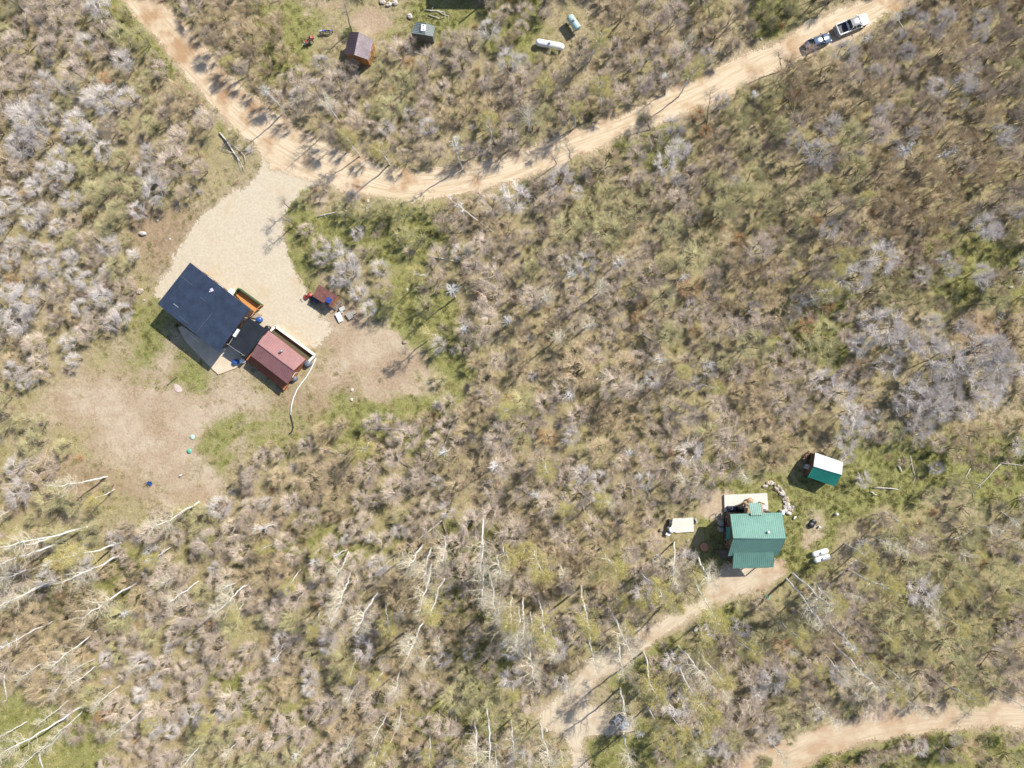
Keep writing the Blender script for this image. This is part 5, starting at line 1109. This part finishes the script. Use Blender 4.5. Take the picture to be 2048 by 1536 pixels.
drum(615, 727, .48, .9, pm("slate_grey", (.13, .16, .19), .5), "dark grey barrel by the retaining wall's lower end"); drum(588, 757, .42, .8, pm("slate_grey2", (.12, .14, .17), .5), "dark grey barrel at the red-roofed cabin's right end"); drum(384.5, 874, .36, .12, pm("mint_lid", (.42, .68, .55), .5), "pale mint round lid, upper of two on the bare yard", "septic_lid", "lid")
drum(378.3, 902, .36, .22, GREENP, "green round riser lid, lower of two on the bare yard", "septic_lid", "lid"); drum(1535, 1195.5, .32, .3, GREENP, "green round riser lid beside the sandy track", "septic_lid", "lid"); drum(1628.5, 1044.5, .45, .3, BLACKP, "right of two black round tubs on a sandy patch", "tub", "tub"); drum(1624, 1051, .45, .4, BLACKP, "left of two black round tubs on a sandy patch", "tub", "tub")
drum(1640.5, 1054.5, .16, .45, WHITEP, "short white pipe cap right of the black tubs", "pipe_cap", "pipe cap"); drum(1675.5, 1029, .18, .7, WHITEP, "white pipe cap in the grass up-right of the black tubs", "pipe_cap", "pipe cap"); drum(631, 380, .2, .4, REDP, "small red can on soil where driveway meets road", "can", "can"); drum(1321.5, 1060.5, .25, .3, DARKLOG, "dark stump left of the barbecue", "stump", "stump")
drum(586, 750.5, .2, .9, WHITEP, "small white drum at the red-roofed cabin's right end"); drum(1409.5, 1094, .68, .3, pm("rust_disc", (.44, .22, .13), .9), "rust-orange round fire pit cover in the house's shade", "fire_pit_cover", "fire pit")
m = MB(P(1566.7, 1025)); m.box(flat(P(1566.7, 1025.5, 1.1), .5), (.42, .62, 1.2), .05); tag(m.build("cabinet", WHITEP, loc=P(1566.7, 1025), bevel=.03), "white utility box at the upper right corner of the green-roofed house", "cabinet")
m = MB(P(1580, 1035)); c = P(1589, 1035.5, .1); m.box(flat(c, .1), (.22, .42, .2), -.4); tag(m.build("block", CREAM, loc=P(1580, 1035)), "cream block on the grass right of the white utility box", "block")
# stone disc
m = MB(P(357, 777)); pts = [(349, 768), (353, 767.5), (359, 771), (363, 776), (366, 780), (362, 784), (356, 784.5), (350, 780)]; m.prism([P(*c)[:2] for c in pts][::-1], -.1, .12); tag(m.build("flagstone", pm("pink_stone", (.52, .42, .36), .9), loc=P(357, 777)), "flat pinkish stone beside the red-capped post", "flagstone")
# camp chair
def chair(px, py, rz, mat, label):
    p = P(px, py, .4); o = thing("camp_chair", label, "chair", (p.x, p.y, gz(p.x, p.y)), rz)
    m = MB(); m.box((0, 0, .42), (.5, .48, .05)); m.build("seat", mat, o); m = MB(); m.hexa([(-.25, .2, .42), (.25, .2, .42), (.25, .25, .42), (-.25, .25, .42)], [(-.26, .38, .95), (.26, .38, .95), (.26, .42, .95), (-.26, .42, .95)]); m.build("backrest", mat, o)
    for x in (-.24, .24):
        for y in (-.22, .24): m = MB(); m.tube([(x, y, .42), (x * 1.15, y * 1.1, -.02)], .015, 6); m.build("leg", GREYM, o)
        m = MB(); m.box((x * 1.15, 0, .62), (.06, .45, .03)); m.build("armrest", BLACKP, o)
chair(300.5, 967.5, .8, BLUEP, "blue camp chair at the lower edge of the bare yard")
# sprinkler-like stand
o = thing("sprinkler", "small white and black sprinkler stand on the bare yard", "sprinkler", flat(P(363.5, 950), 0)); m = MB()
for a in (0, 2.1, 4.2): m.tube([(0, 0, .45), (math.cos(a) * .3, math.sin(a) * .3, 0)], .02, 5)
m.build("tripod", BLACKP, o); m = MB(); m.ell((0, 0, .5), (.16, .13, .1)); m.box((.15, .1, .48), (.3, .08, .06), .6); m.build("head", WHITEP, o)
# drain pipe
pts = [(632, 716), (628, 726), (622, 739), (613, 754), (602, 768), (594, 780), (587, 796), (583, 812), (581.5, 830)]
o = thing("drain_pipe", "curved white drain pipe with a black end, running down from the retaining wall", "pipe", flat(P(605, 770), 0))
m = MB(o.location); m.tube([P(*c, .2) + Vector((0, 0, gz(*P(*c)[:2]))) for c in pts], .085, 8); m.build("white_pipe", WHITEP, o)
m = MB(o.location); m.tube([P(*c, .15) + Vector((0, 0, gz(*P(*c)[:2]))) for c in [(581.5, 830), (585, 845), (586.5, 856), (583, 864), (578, 868)]], .09, 8); m.build("black_hose", BLACKP, o)
# barbecue, grill and items near the slab
b = P(1341, 1062, .9); o = thing("barbecue", "white-lidded kettle barbecue on the slab left of the green-roofed house", "barbecue", flat(b, 0)); m = MB(); m.ell((.12, .18, 1.0), (.5, .5, .3), zmin=-.2); m.build("lid", WHITEP, o); m = MB(); m.ell((.05, .1, .9), (.55, .52, .35)); m.build("bowl", pm("grill_grey", (.10, .10, .13), .4), o)
m = MB(); 
for a in (0.5, 2.6, 4.7): m.tube([(0, 0, .8), (math.cos(a) * .45, math.sin(a) * .45, 0)], .03, 6)
m.build("legs", GREYM, o); m = MB(); m.box((-.35, -.55, .75), (.7, .4, .05), -.3); m.build("side_shelf", WHITEP, o)
b = P(1339.5, 1048, .5); o = thing("grill_cart", "black covered grill cart just above the white-lidded barbecue", "grill", flat(b, 0), 1.3); m = MB(); m.box((0, 0, .5), (.8, .55, .8)); m.build("cover", BLACKP, o, .08); m = MB(); m.ell((.45, .0, .35), (.28, .28, .3)); m.build("gas_bottle", BLACKP, o); m = MB(); m.box((-.5, .05, .75), (.3, .4, .04)); m.build("side_table", GREYM, o)
m = MB(); m.ell((0, 0, .25), (.28, .25, .3)); c = P(1337, 1040.5); o = m.build("bucket", BLACKP); o.location = flat(c, 0); tag(o, "dark round bucket at the slab's top left corner", "bucket")
m = MB(); m.box((0, 0, .2), (.9, .35, .4), 0); m.box((.05, .02, .45), (.6, .2, .12), .2); o = m.build("woodpile", GREYW); o.location = flat(P(1391, 1040), 0); o.rotation_euler = (0, 0, 1.9); tag(o, "small stack of split wood at the slab's right side", "woodpile")
# things on the upper slab
for px, l, mat in ((1463.5, "dark blue covered grill, left of two against the green-roofed house", pm("cover_navy", (.03, .035, .06), .6)), (1481, "black covered box, right of two against the green-roofed house", BLACKP)):
    c = P(px, 1017.8, .8); m = MB(); m.box((0, 0, .5), (1.25, .8, .75)); m.ell((0, 0, .88), (.58, .36, .22)); o = m.build("covered_grill", mat, bevel=.06); o.location = flat(c, .1); tag(o, l, "grill")
o = thing("bench", "low bench with red rails at the slab's right end", "bench", flat(P(1529, 1014, .4), .14)); m = MB(); m.box((0, 0, .42), (.9, .7, .05)); m.build("seat", WHITEP, o); m = MB()
for y in (-.3, 0, .3): m.box((0, y, .47), (.95, .05, .04))
m.build("rail", pm("dull_red", (.40, .08, .07), .6), o)
for x in (-.4, .4): m = MB(); m.box((x, 0, .2), (.06, .6, .4)); m.build("leg", BLACKP, o)
m = MB(); m.box((-.62, .1, .25), (.25, .6, .5)); m.build("side_box", BLACKP, o)
o = thing("table", "small round-topped orange-brown table on the pale slab", "table", flat(P(1499.5, 1001, .7), .14)); m = MB(); m.cyl((0, 0, .68), .52, .05, 18); m.build("tabletop", pm("table_wood", (.44, .27, .16), .7), o)
for a in (0, 1.57, 3.14, 4.71): m = MB(); m.tube([(math.cos(a) * .35, math.sin(a) * .35, 0), (math.cos(a) * .35, math.sin(a) * .35, .68)], .03, 6); m.build("leg", DARKLOG, o)
# curved metal frame at the left wall
o = thing("loop_frame", "grey curved metal tube frame beside the house's upper left corner", "metal frame", flat(P(1437, 1034, .8), 0)); m = MB(); m.tube([(.35, .85, .9), (-.1, .8, .95), (-.45, .45, 1.0), (-.5, -.1, 1.0), (-.2, -.6, .95), (.3, -.7, .9)], .04, 8)
m.tube([(.5, .9, .9), (.5, -.75, .9)], .04, 8); m.build("tube", GREYM, o)
for q in ((-.45, .45), (.5, .85), (.5, -.7)): m = MB(); m.tube([(*q, .95), (*q, 0)], .035, 6); m.build("leg", GREYM, o)
# crate with stones on the right, boards
o = thing("low_crate", "low square crate holding pale stones on grass near the right edge", "crate", flat(P(1945, 670.5), 0), -.45); m = MB()
for s in (-1, 1): m.box((s * .55, 0, .14), (.07, 1.25, .3)); m.box((0, s * .6, .14), (1.03, .07, .3))
m.build("frame", TANW, o); m = MB()
for i, (x, y) in enumerate(((-.27, -.35), (.25, -.32), (-.25, .0), (.27, .05), (-.28, .36), (.24, .38))): m.ell((x, y, .2), (.22, .15, .12), 8, 5)
m.build("stones", ROCKM[0], o)
for i, (px, py) in enumerate(((1996, 630), (2001, 632), (1998, 636), (2004, 628))):
    m = MB(); m.box((0, 0, .08 + .03 * i), (.12, .9, .05)); o = m.build("plank", GREYW); o.location = flat(P(px, py), gz(*P(px, py)[:2])); o.rotation_euler = (0, 0, .3 + .35 * i); tag(o, "%s grey-white plank on the grass by the right edge" % ["leftmost", "second from left", "lowest", "rightmost"][i], "plank", "loose planks by the right edge")
c = P(1328.5, 151.5, .9); o = thing("utility_box", "small grey square cabinet among bushes above the road", "cabinet", flat(c, 0), .35); m = MB(); m.box((0, 0, .45), (.75, .8, .9)); m.build("housing", GREYM, o, .04); m = MB(); m.box((0, 0, .93), (.85, .9, .05)); m.build("lid", pm("lid_grey", (.36, .37, .35), .6), o)
c = P(1295, 118); drum(1295, 119, .2, .3, GREENP, "tiny green riser lid in brush above the road", "septic_lid", "lid")

# ================================================================== vehicles
def paint(name, c, metal=0.0, rough=.25):
    m = pm(name, c, rough, metal, .03, 1); b = m.node_tree.nodes["Principled BSDF"]; b.inputs["Coat Weight"].default_value = .6; b.inputs["Coat Roughness"].default_value = .08; return m
def wheels(o, xs_, y, r, w=.22):
    for x in xs_:
        for s in (-1, 1):
            m = MB(); m.tube([(x, s * y - w / 2, r), (x, s * y - w / 2 + .03, r), (x, s * y + w / 2 - .03, r), (x, s * y + w / 2, r)], [r * .88, r, r, r * .88], 20); t = m.build("wheel", RUBBER, o)
            m = MB(); m.tube([(x, s * (y + w / 2 - .02), r), (x, s * (y + w / 2 + .012), r)], r * .6, 14); m.build("rim", GREYM, t)
def ring(x, hw, zb, zt, crown=.06, tuck=.9):
    return [Vector((x, -hw * tuck, zb)), Vector((x, -hw, zb + (zt - zb) * .35)), Vector((x, -hw * .985, zt - .09)), Vector((x, -hw * .88, zt)), Vector((x, 0, zt + crown)),
            Vector((x, hw * .88, zt)), Vector((x, hw * .985, zt - .09)), Vector((x, hw, zb + (zt - zb) * .35)), Vector((x, hw * tuck, zb))]
def greenhouse(o, st, glass, roofm, pillar):
    """st: windshield base x, roof front x, roof rear x, rear base x, z belt, z roof, half width belt, half width roof"""
    xa, xb, xc, xd, zb, zt, wb, wt = st
    m = MB(); m.add([(xa, -wb, zb), (xa, wb, zb), (xb, wt, zt), (xb, -wt, zt)], [(0, 1, 2, 3)]); m.add([(xa - .03, -wb, zb - .01), (xa - .03, wb, zb - .01), (xb - .03, wt, zt - .02), (xb - .03, -wt, zt - .02)], [(3, 2, 1, 0)]); m.build("windshield", glass, o)
    m = MB(); m.add([(xd, -wb, zb), (xd, wb, zb), (xc, wt, zt), (xc, -wt, zt)], [(3, 2, 1, 0)]); m.add([(xd + .03, -wb, zb - .01), (xd + .03, wb, zb - .01), (xc + .03, wt, zt - .02), (xc + .03, -wt, zt - .02)], [(0, 1, 2, 3)]); m.build("rear_window", glass, o)
    for s in (-1, 1):
        m = MB(); m.add([(xa, s * wb, zb), (xd, s * wb, zb), (xc, s * wt, zt), (xb, s * wt, zt)], [(0, 1, 2, 3) if s > 0 else (3, 2, 1, 0)]); m.add([(xa, s * (wb - .03), zb), (xd, s * (wb - .03), zb), (xc, s * (wt - .03), zt), (xb, s * (wt - .03), zt)], [(3, 2, 1, 0) if s > 0 else (0, 1, 2, 3)]); m.build("side_windows", glass, o)
    m = MB()
    for s in (-1, 1):
        for (x0, x1) in ((xa, xb), (xd, xc), ((xa + xd) / 2 - .1, (xb + xc) / 2 - .05)): m.tube([(x0, s * (wb + .01), zb), (x1, s * (wt + .01), zt)], .045, 6)
    m.build("pillars", pillar, o)
    m = MB(); n = 6; rings = []
    for i in range(n + 1):
        t = i / n; x = xb + (xc - xb) * t + .0; hh = .07 * math.sin(math.pi * t); w = wt + .03
        rings.append([Vector((x, -w, zt - .02)), Vector((x, -w * .9, zt + .03 + hh * .6)), Vector((x, -w * .4, zt + .05 + hh)), Vector((x, w * .4, zt + .05 + hh)), Vector((x, w * .9, zt + .03 + hh * .6)), Vector((x, w, zt - .02))])
    m.loft(rings); m.build("roof", roofm, o)
VGL = pm("vehicle_glass", (0.02, 0.035, 0.03), .06, 0, .1, 1)
LAMP = pm("lamp_glass", (.75, .75, .72), .15, 0, .05, 2); TAIL = pm("tail_lamp", (.45, .02, .02), .25, 0, .05, 2)
# ---- white pickup
ang = math.atan2(-(37 - 59.5), 1733 - 1678)
c = P(1705, 49, 1.0)
pk = thing("pickup_truck", "white pickup truck with an open dark bed, parked on the dirt road's verge", "pickup truck", (c.x, c.y, gz(c.x, c.y)), ang)
WHP = paint("pickup_white", (.80, .80, .80)); DBED = pm("bed_liner", (.035, .04, .05), .6)
m = MB(); m.loft([ring(x, w, zb, zt) for x, w, zb, zt in ((2.62, .72, .55, .95), (2.5, .84, .42, 1.06), (2.2, .92, .38, 1.12), (1.3, .94, .36, 1.16), (1.05, .94, .36, 1.18), (-.78, .94, .36, 1.18), (-.8, .94, .36, 1.16))]); m.build("body", WHP, pk)
greenhouse(pk, (1.3, .62, -.62, -.8, 1.17, 1.78, .86, .70), VGL, pm("pickup_roof_grey", (.30, .30, .29), .3), WHP)
bed = MB(); bed.box((-1.7, 0, .62), (1.8, 1.7, .1)); b_ = bed.build("bed_floor", DBED, pk)
m = MB()
for s in (-1, 1): m.box((-1.7, s * .89, .8), (1.8, .11, .82)); m.box((-1.7, s * .885, 1.225), (1.8, .14, .03))
m.build("bed_side", WHP, pk, .02); m = MB(); m.box((-2.64, 0, .8), (.08, 1.7, .8)); m.box((-2.65, 0, 1.215), (.12, 1.7, .03)); m.build("tailgate", pm("tailgate_grey", (.5, .5, .5), .4), pk, .02)
m = MB(); m.box((-2.8, 0, .5), (.2, 1.8, .16)); m.build("bumper", GREYM, pk, .04); m = MB(); m.box((2.68, 0, .52), (.16, 1.6, .18)); m.build("bumper", WHP, pk, .05)
for s in (-1, 1):
    m = MB(); m.box((2.52, s * .68, .92), (.2, .3, .14), s * -.4); m.build("headlight", LAMP, pk, .03); m = MB(); m.box((-2.66, s * .82, 1.0), (.08, .12, .3)); m.build("tail_light", TAIL, pk); m = MB(); m.box((.95, s * 1.06, 1.24), (.16, .2, .16)); m.build("mirror", WHP, pk, .04)
wheels(pk, (1.72, -1.72), .84, .40, .26)
# ---- blue-grey sedan
ang = math.atan2(93 - 74, 1658 - 1612)
c = P(1636.5, 83.5, .8)
sd = thing("parked_car", "blue-grey metallic car parked behind the white pickup", "car", (c.x, c.y, gz(c.x, c.y)), ang)
BLP = paint("car_blue_grey", (.16, .19, .27), .55, .22)
m = MB(); m.loft([ring(x, w, zb, zt, .05) for x, w, zb, zt in ((2.15, .55, .45, .62), (2.05, .72, .32, .74), (1.8, .82, .28, .82), (1.1, .87, .25, .92), (.5, .88, .25, .95), (-1.2, .88, .25, .97), (-1.75, .84, .28, .96), (-2.05, .74, .34, .88), (-2.15, .6, .45, .75))]); m.build("body", BLP, sd)
greenhouse(sd, (1.0, .32, -.95, -1.65, .95, 1.40, .78, .58), VGL, BLP, BLP)
for s in (-1, 1):
    m = MB(); m.ell((1.92, s * .6, .72), (.2, .14, .08)); m.build("headlight", LAMP, sd); m = MB(); m.box((-2.06, s * .58, .8), (.12, .26, .1)); m.build("tail_light", TAIL, sd, .03); m = MB(); m.ell((.72, s * .98, .98), (.09, .13, .08)); m.build("mirror", BLACKP, sd)
wheels(sd, (1.3, -1.3), .78, .32, .2)
# ---- utility vehicle at the lower junction
c = P(1246, 1448, .9)
ut = thing("utility_vehicle", "blue-grey open utility vehicle with a small canopy at the sandy junction", "utility vehicle", (c.x, c.y, gz(c.x, c.y)), math.radians(-42))
UB = paint("utility_blue_grey", (.34, .40, .50), .2, .3)
m = MB(); m.loft([ring(x, w, zb, zt, .03) for x, w, zb, zt in ((1.3, .45, .5, .7), (1.15, .6, .42, .85), (.6, .68, .38, .95), (.45, .7, .35, .6), (-.3, .7, .35, .6))]); m.build("body", UB, ut)
m = MB(); m.box((-.85, 0, .72), (1.0, 1.3, .06)); 
for s in (-1, 1): m.box((-.85, s * .66, .88), (1.0, .04, .28))
m.box((-1.36, 0, .88), (.04, 1.3, .28)); m.build("cargo_bed", UB, ut)
m = MB(); m.box((0, 0, 1.72), (1.15, 1.3, .05)); m.build("canopy", pm("canopy_light", (.55, .60, .68), .35), ut, .02)
m = MB()
for x in (-.5, .5):
    for s in (-1, 1): m.tube([(x * 1.15, s * .66, .7), (x, s * .6, 1.7)], .03, 6)
m.build("roll_cage", BLACKP, ut)
for s in (-1, 1): m = MB(); m.box((-.1, s * .32, .72), (.45, .5, .16)); m.box((-.33, s * .32, 1.0), (.1, .5, .45)); m.build("seat", BLACKP, ut, .03); m = MB(); m.ell((1.2, s * .42, .72), (.08, .1, .07)); m.build("headlight", LAMP, ut)
m = MB(); m.tube([(.38, .32, .95), (.3, .32, 1.05)], .17, 12); m.build("steering_wheel", BLACKP, ut); wheels(ut, (.85, -.9), .62, .3, .24)

# ---- dirt bikes
def dirt_bike(px, py, rz, main, side, label, accent=None):
    p = P(px, py, .6); o = thing("dirt_bike", label, "motorbike", (p.x, p.y, gz(p.x, p.y)), rz)
    for x in (-.72, .74):
        m = MB(); pts = [(x + math.cos(a) * .30, 0, .34 + math.sin(a) * .30) for a in np.linspace(0, 2 * math.pi, 21)]; m.tube(pts[:-1] + [pts[0]], .05, 8, cap=False); w = m.build("wheel", RUBBER, o)
        m = MB(); pts = [(x + math.cos(a) * .25, 0, .34 + math.sin(a) * .25) for a in np.linspace(0, 2 * math.pi, 17)]; m.tube(pts, .015, 5, cap=False)
        for a in np.linspace(0, 2 * math.pi, 11)[:-1]: m.tube([(x, 0, .34), (x + math.cos(a) * .25, 0, .34 + math.sin(a) * .25)], .006, 4)
        m.tube([(x, -.09, .34), (x, .09, .34)], .05, 8); m.build("rim", GREYM, w)
    m = MB()
    for s in (-1, 1): m.tube([(.74, s * .09, .34), (.50, s * .09, 1.0)], .025, 6)
    m.build("fork", GREYM, o)
    m = MB(); m.tube([(.50, 0, .95), (.25, 0, .62), (.1, 0, .3), (-.2, 0, .3), (-.3, 0, .7), (.45, 0, .85)], .035, 6); m.tube([(-.2, 0, .35), (-.72, .07, .34)], .03, 6); m.tube([(-.2, 0, .35), (-.72, -.07, .34)], .03, 6); m.build("frame", BLACKP, o)
    m = MB(); m.ell((.05, 0, .45), (.2, .13, .19)); m.box((.02, 0, .45), (.22, .3, .12)); m.build("engine", GREYM, o)
    m = MB(); m.loft([[Vector((x, -w, z - .12)), Vector((x, -w * .8, z)), Vector((x, w * .8, z)), Vector((x, w, z - .12))] for x, w, z in ((.5, .06, .9), (.35, .16, .92), (.1, .12, .9), (-.1, .08, .86))]); m.build("fuel_tank", main, o)
    m = MB(); m.loft([[Vector((x, -w, z - .05)), Vector((x, -w * .7, z)), Vector((x, w * .7, z)), Vector((x, w, z - .05))] for x, w, z in ((.15, .08, .92), (-.2, .11, .88), (-.55, .11, .9), (-.65, .07, .92))]); m.build("seat", BLACKP, o)
    for x0, x1, z0, z1, c in ((.42, 1.12, .80, .76, side), (-.5, -1.08, .86, .92, main)):
        m = MB(); m.loft([[Vector((lerp(x0, x1, t), -w, lerp(z0, z1, t) + b - .03)), Vector((lerp(x0, x1, t), 0, lerp(z0, z1, t) + b)), Vector((lerp(x0, x1, t), w, lerp(z0, z1, t) + b - .03))] for t, w, b in ((0, .07, 0), (.3, .10, .03), (.7, .11, .03), (1, .05, -.02))]); m.build("fender", c, o)
    for s in (-1, 1):
        m = MB(); m.add([(.40, s * .2, .85), (-.05, s * .14, .82), (-.05, s * .13, .55), (.35, s * .19, .55)], [(0, 1, 2, 3), (3, 2, 1, 0)]); m.add([(-.3, s * .13, .85), (-.75, s * .12, .86), (-.4, s * .13, .6)], [(0, 1, 2), (2, 1, 0)]); m.build("side_panel", accent or side, o)
    m = MB(); m.tube([(.36, -.40, 1.10), (.45, -.15, 1.06), (.48, 0, 1.02), (.45, .15, 1.06), (.36, .40, 1.10)], .016, 6); m.build("handlebar", BLACKP, o)
    m = MB(); m.box((.62, 0, .93), (.05, .2, .26)); m.build("number_plate", WHITEP, o); m = MB(); m.tube([(.1, .12, .35), (-.2, .16, .45), (-.75, .15, .75)], [.03, .035, .05], 8); m.build("exhaust", GREYM, o)
    return o
RED2 = pm("plastic_bright_red", (.66, .05, .04), .35, 0, .08, 2); WH2 = pm("plastic_white", (.80, .78, .74), .35, 0, .05, 2); BL2 = pm("plastic_violet_blue", (.16, .19, .62), .35, 0, .08, 2); YE2 = pm("plastic_yellow", (.75, .52, .10), .4, 0, .1, 2)
bang = math.atan2(-(92 - 74), 606 - 628)
dirt_bike(616.5, 83, bang, RED2, WH2, "red and white dirt bike carrying the rider in the red top", WH2)
dirt_bike(652, 63.5, math.pi + .03, BL2, WH2, "blue, white and black dirt bike standing behind the rider", YE2)

# ---- rider
def rider(px, py, rz):
    p = P(px, py, 1.1); root = thing("person", "person in a bright red top and dark trousers astride the red and white dirt bike", "person", (p.x, p.y, gz(p.x, p.y)), rz)
    def skin(name, nodes, edges, mat, parent, sub=2):
        me = bpy.data.meshes.new(name); me.from_pydata([n[0] for n in nodes], [], []); me = bpy.data.meshes.new(name); me.from_pydata([n[0] for n in nodes], edges, [])
        o = bpy.data.objects.new(name, me); COL.objects.link(o); md = o.modifiers.new("skin", 'SKIN'); 
        for i, n in enumerate(nodes): me.skin_vertices[0].data[i].radius = (n[1], n[1] if len(n) < 3 else n[2])
        me.skin_vertices[0].data[0].use_root = True
        sb = o.modifiers.new("sub", 'SUBSURF'); sb.levels = sub; sb.render_levels = sub
        dg = bpy.context.evaluated_depsgraph_get(); dg.update(); me2 = bpy.data.meshes.new_from_object(o.evaluated_get(dg)); o.modifiers.clear(); o.data = me2; me2.materials.clear(); me2.materials.append(mat)
        me2.polygons.foreach_set("use_smooth", [True] * len(me2.polygons)); o.parent = parent; return o
    SK = pm("skin_tone", (.52, .33, .24), .6, 0, .06, 6); JK = pm("jacket_red", (.62, .03, .05), .7, 0, .15, 5); TR = pm("trousers_dark", (.03, .035, .05), .85, 0, .2, 5); HR = pm("hair_dark", (.025, .018, .014), .7, 0, .3, 9); BT = pm("boots_black", (.03, .03, .03), .5)
    nd = [((-.30, 0, .96), .14, .13), ((-.22, 0, 1.15), .13, .11), ((-.12, 0, 1.33), .15, .11), ((-.04, 0, 1.46), .10, .09), ((.02, 0, 1.55), .052), ((.06, 0, 1.62), .07), ((.09, 0, 1.70), .092, .085), ((.09, 0, 1.77), .075)]
    ed = [(i, i + 1) for i in range(7)]
    for s in (-1, 1):
        k = len(nd); nd += [((-.05, s * .19, 1.42), .065), ((.10, s * .33, 1.22), .045), ((.30, s * .385, 1.13), .032), ((.36, s * .39, 1.125), .038)]
        ed += [(3, k), (k, k + 1), (k + 1, k + 2), (k + 2, k + 3)]
        for j, (dx, dy, l) in enumerate(((.03, -.034, .05), (.04, -.012, .055), (.04, .012, .053), (.033, .034, .045))):      # four fingers over the grip
            q = len(nd); nd += [((.36 + dx, s * .39 + dy, 1.125), .0095), ((.36 + dx + .025, s * .39 + dy, 1.10), .009), ((.36 + dx + .005, s * .39 + dy, 1.075), .008)]; ed += [(k + 3, q), (q, q + 1), (q + 1, q + 2)]
        q = len(nd); nd += [((.355, s * .39 - s * .045, 1.11), .011), ((.375, s * .39 - s * .06, 1.085), .009)]; ed += [(k + 3, q), (q, q + 1)]
        k = len(nd); nd += [((-.28, s * .12, .92), .10), ((.08, s * .24, .80), .075), ((-.02, s * .25, .42), .05), ((-.03, s * .25, .33), .042), ((.12, s * .26, .28), .04)]; ed += [(0, k), (k, k + 1), (k + 1, k + 2), (k + 2, k + 3), (k + 3, k + 4)]
    b = skin("body", nd, ed, SK, root)
    m = MB(); m.ell((.185, 0, 1.69), (.02, .015, .028)); 
    for s in (-1, 1): m.ell((.085, s * .09, 1.70), (.02, .012, .03))
    m.build("nose_and_ears", SK, b); m = MB()
    for s in (-1, 1): m.ell((.168, s * .035, 1.725), (.012, .014, .009))
    m.build("eyes", pm("eye_dark", (.03, .02, .02), .3), b); m = MB(); m.ell((.168, 0, 1.64), (.008, .028, .007)); m.build("mouth", pm("lips", (.42, .16, .14), .6), b)
    jn = [((-.30, 0, 1.0), .165, .16), ((-.22, 0, 1.15), .165, .14), ((-.12, 0, 1.33), .19, .14), ((-.04, 0, 1.46), .13, .11)]; je = [(0, 1), (1, 2), (2, 3)]
    for s in (-1, 1): k = len(jn); jn += [((-.05, s * .20, 1.42), .088), ((.10, s * .33, 1.22), .066), ((.26, s * .38, 1.14), .05)]; je += [(3, k), (k, k + 1), (k + 1, k + 2)]
    skin("jacket", jn, je, JK, root)
    tn = [((-.30, 0, .93), .165, .14)]; te = []
    for s in (-1, 1): k = len(tn); tn += [((-.26, s * .13, .91), .12), ((.08, s * .24, .80), .092), ((-.02, s * .25, .44), .068)]; te += [(0, k), (k, k + 1), (k + 1, k + 2)]
    skin("trousers", tn, te, TR, root)
    for s in (-1, 1): skin("boot", [((-.02, s * .25, .46), .07), ((-.03, s * .25, .33), .06), ((.06, s * .255, .29), .05), ((.16, s * .26, .275), .04)], [(0, 1), (1, 2), (2, 3)], BT, root)
    m = MB(); m.ell((.065, 0, 1.755), (.115, .105, .095)); m.ell((.01, 0, 1.70), (.075, .09, .10)); m.build("hair", HR, root)
rider(622.5, 78, bang)

settle()
for o in COL.objects:
    if o.parent is not None and "label" in o and o["label"] is None: del o["label"]
bpy.context.view_layer.update()
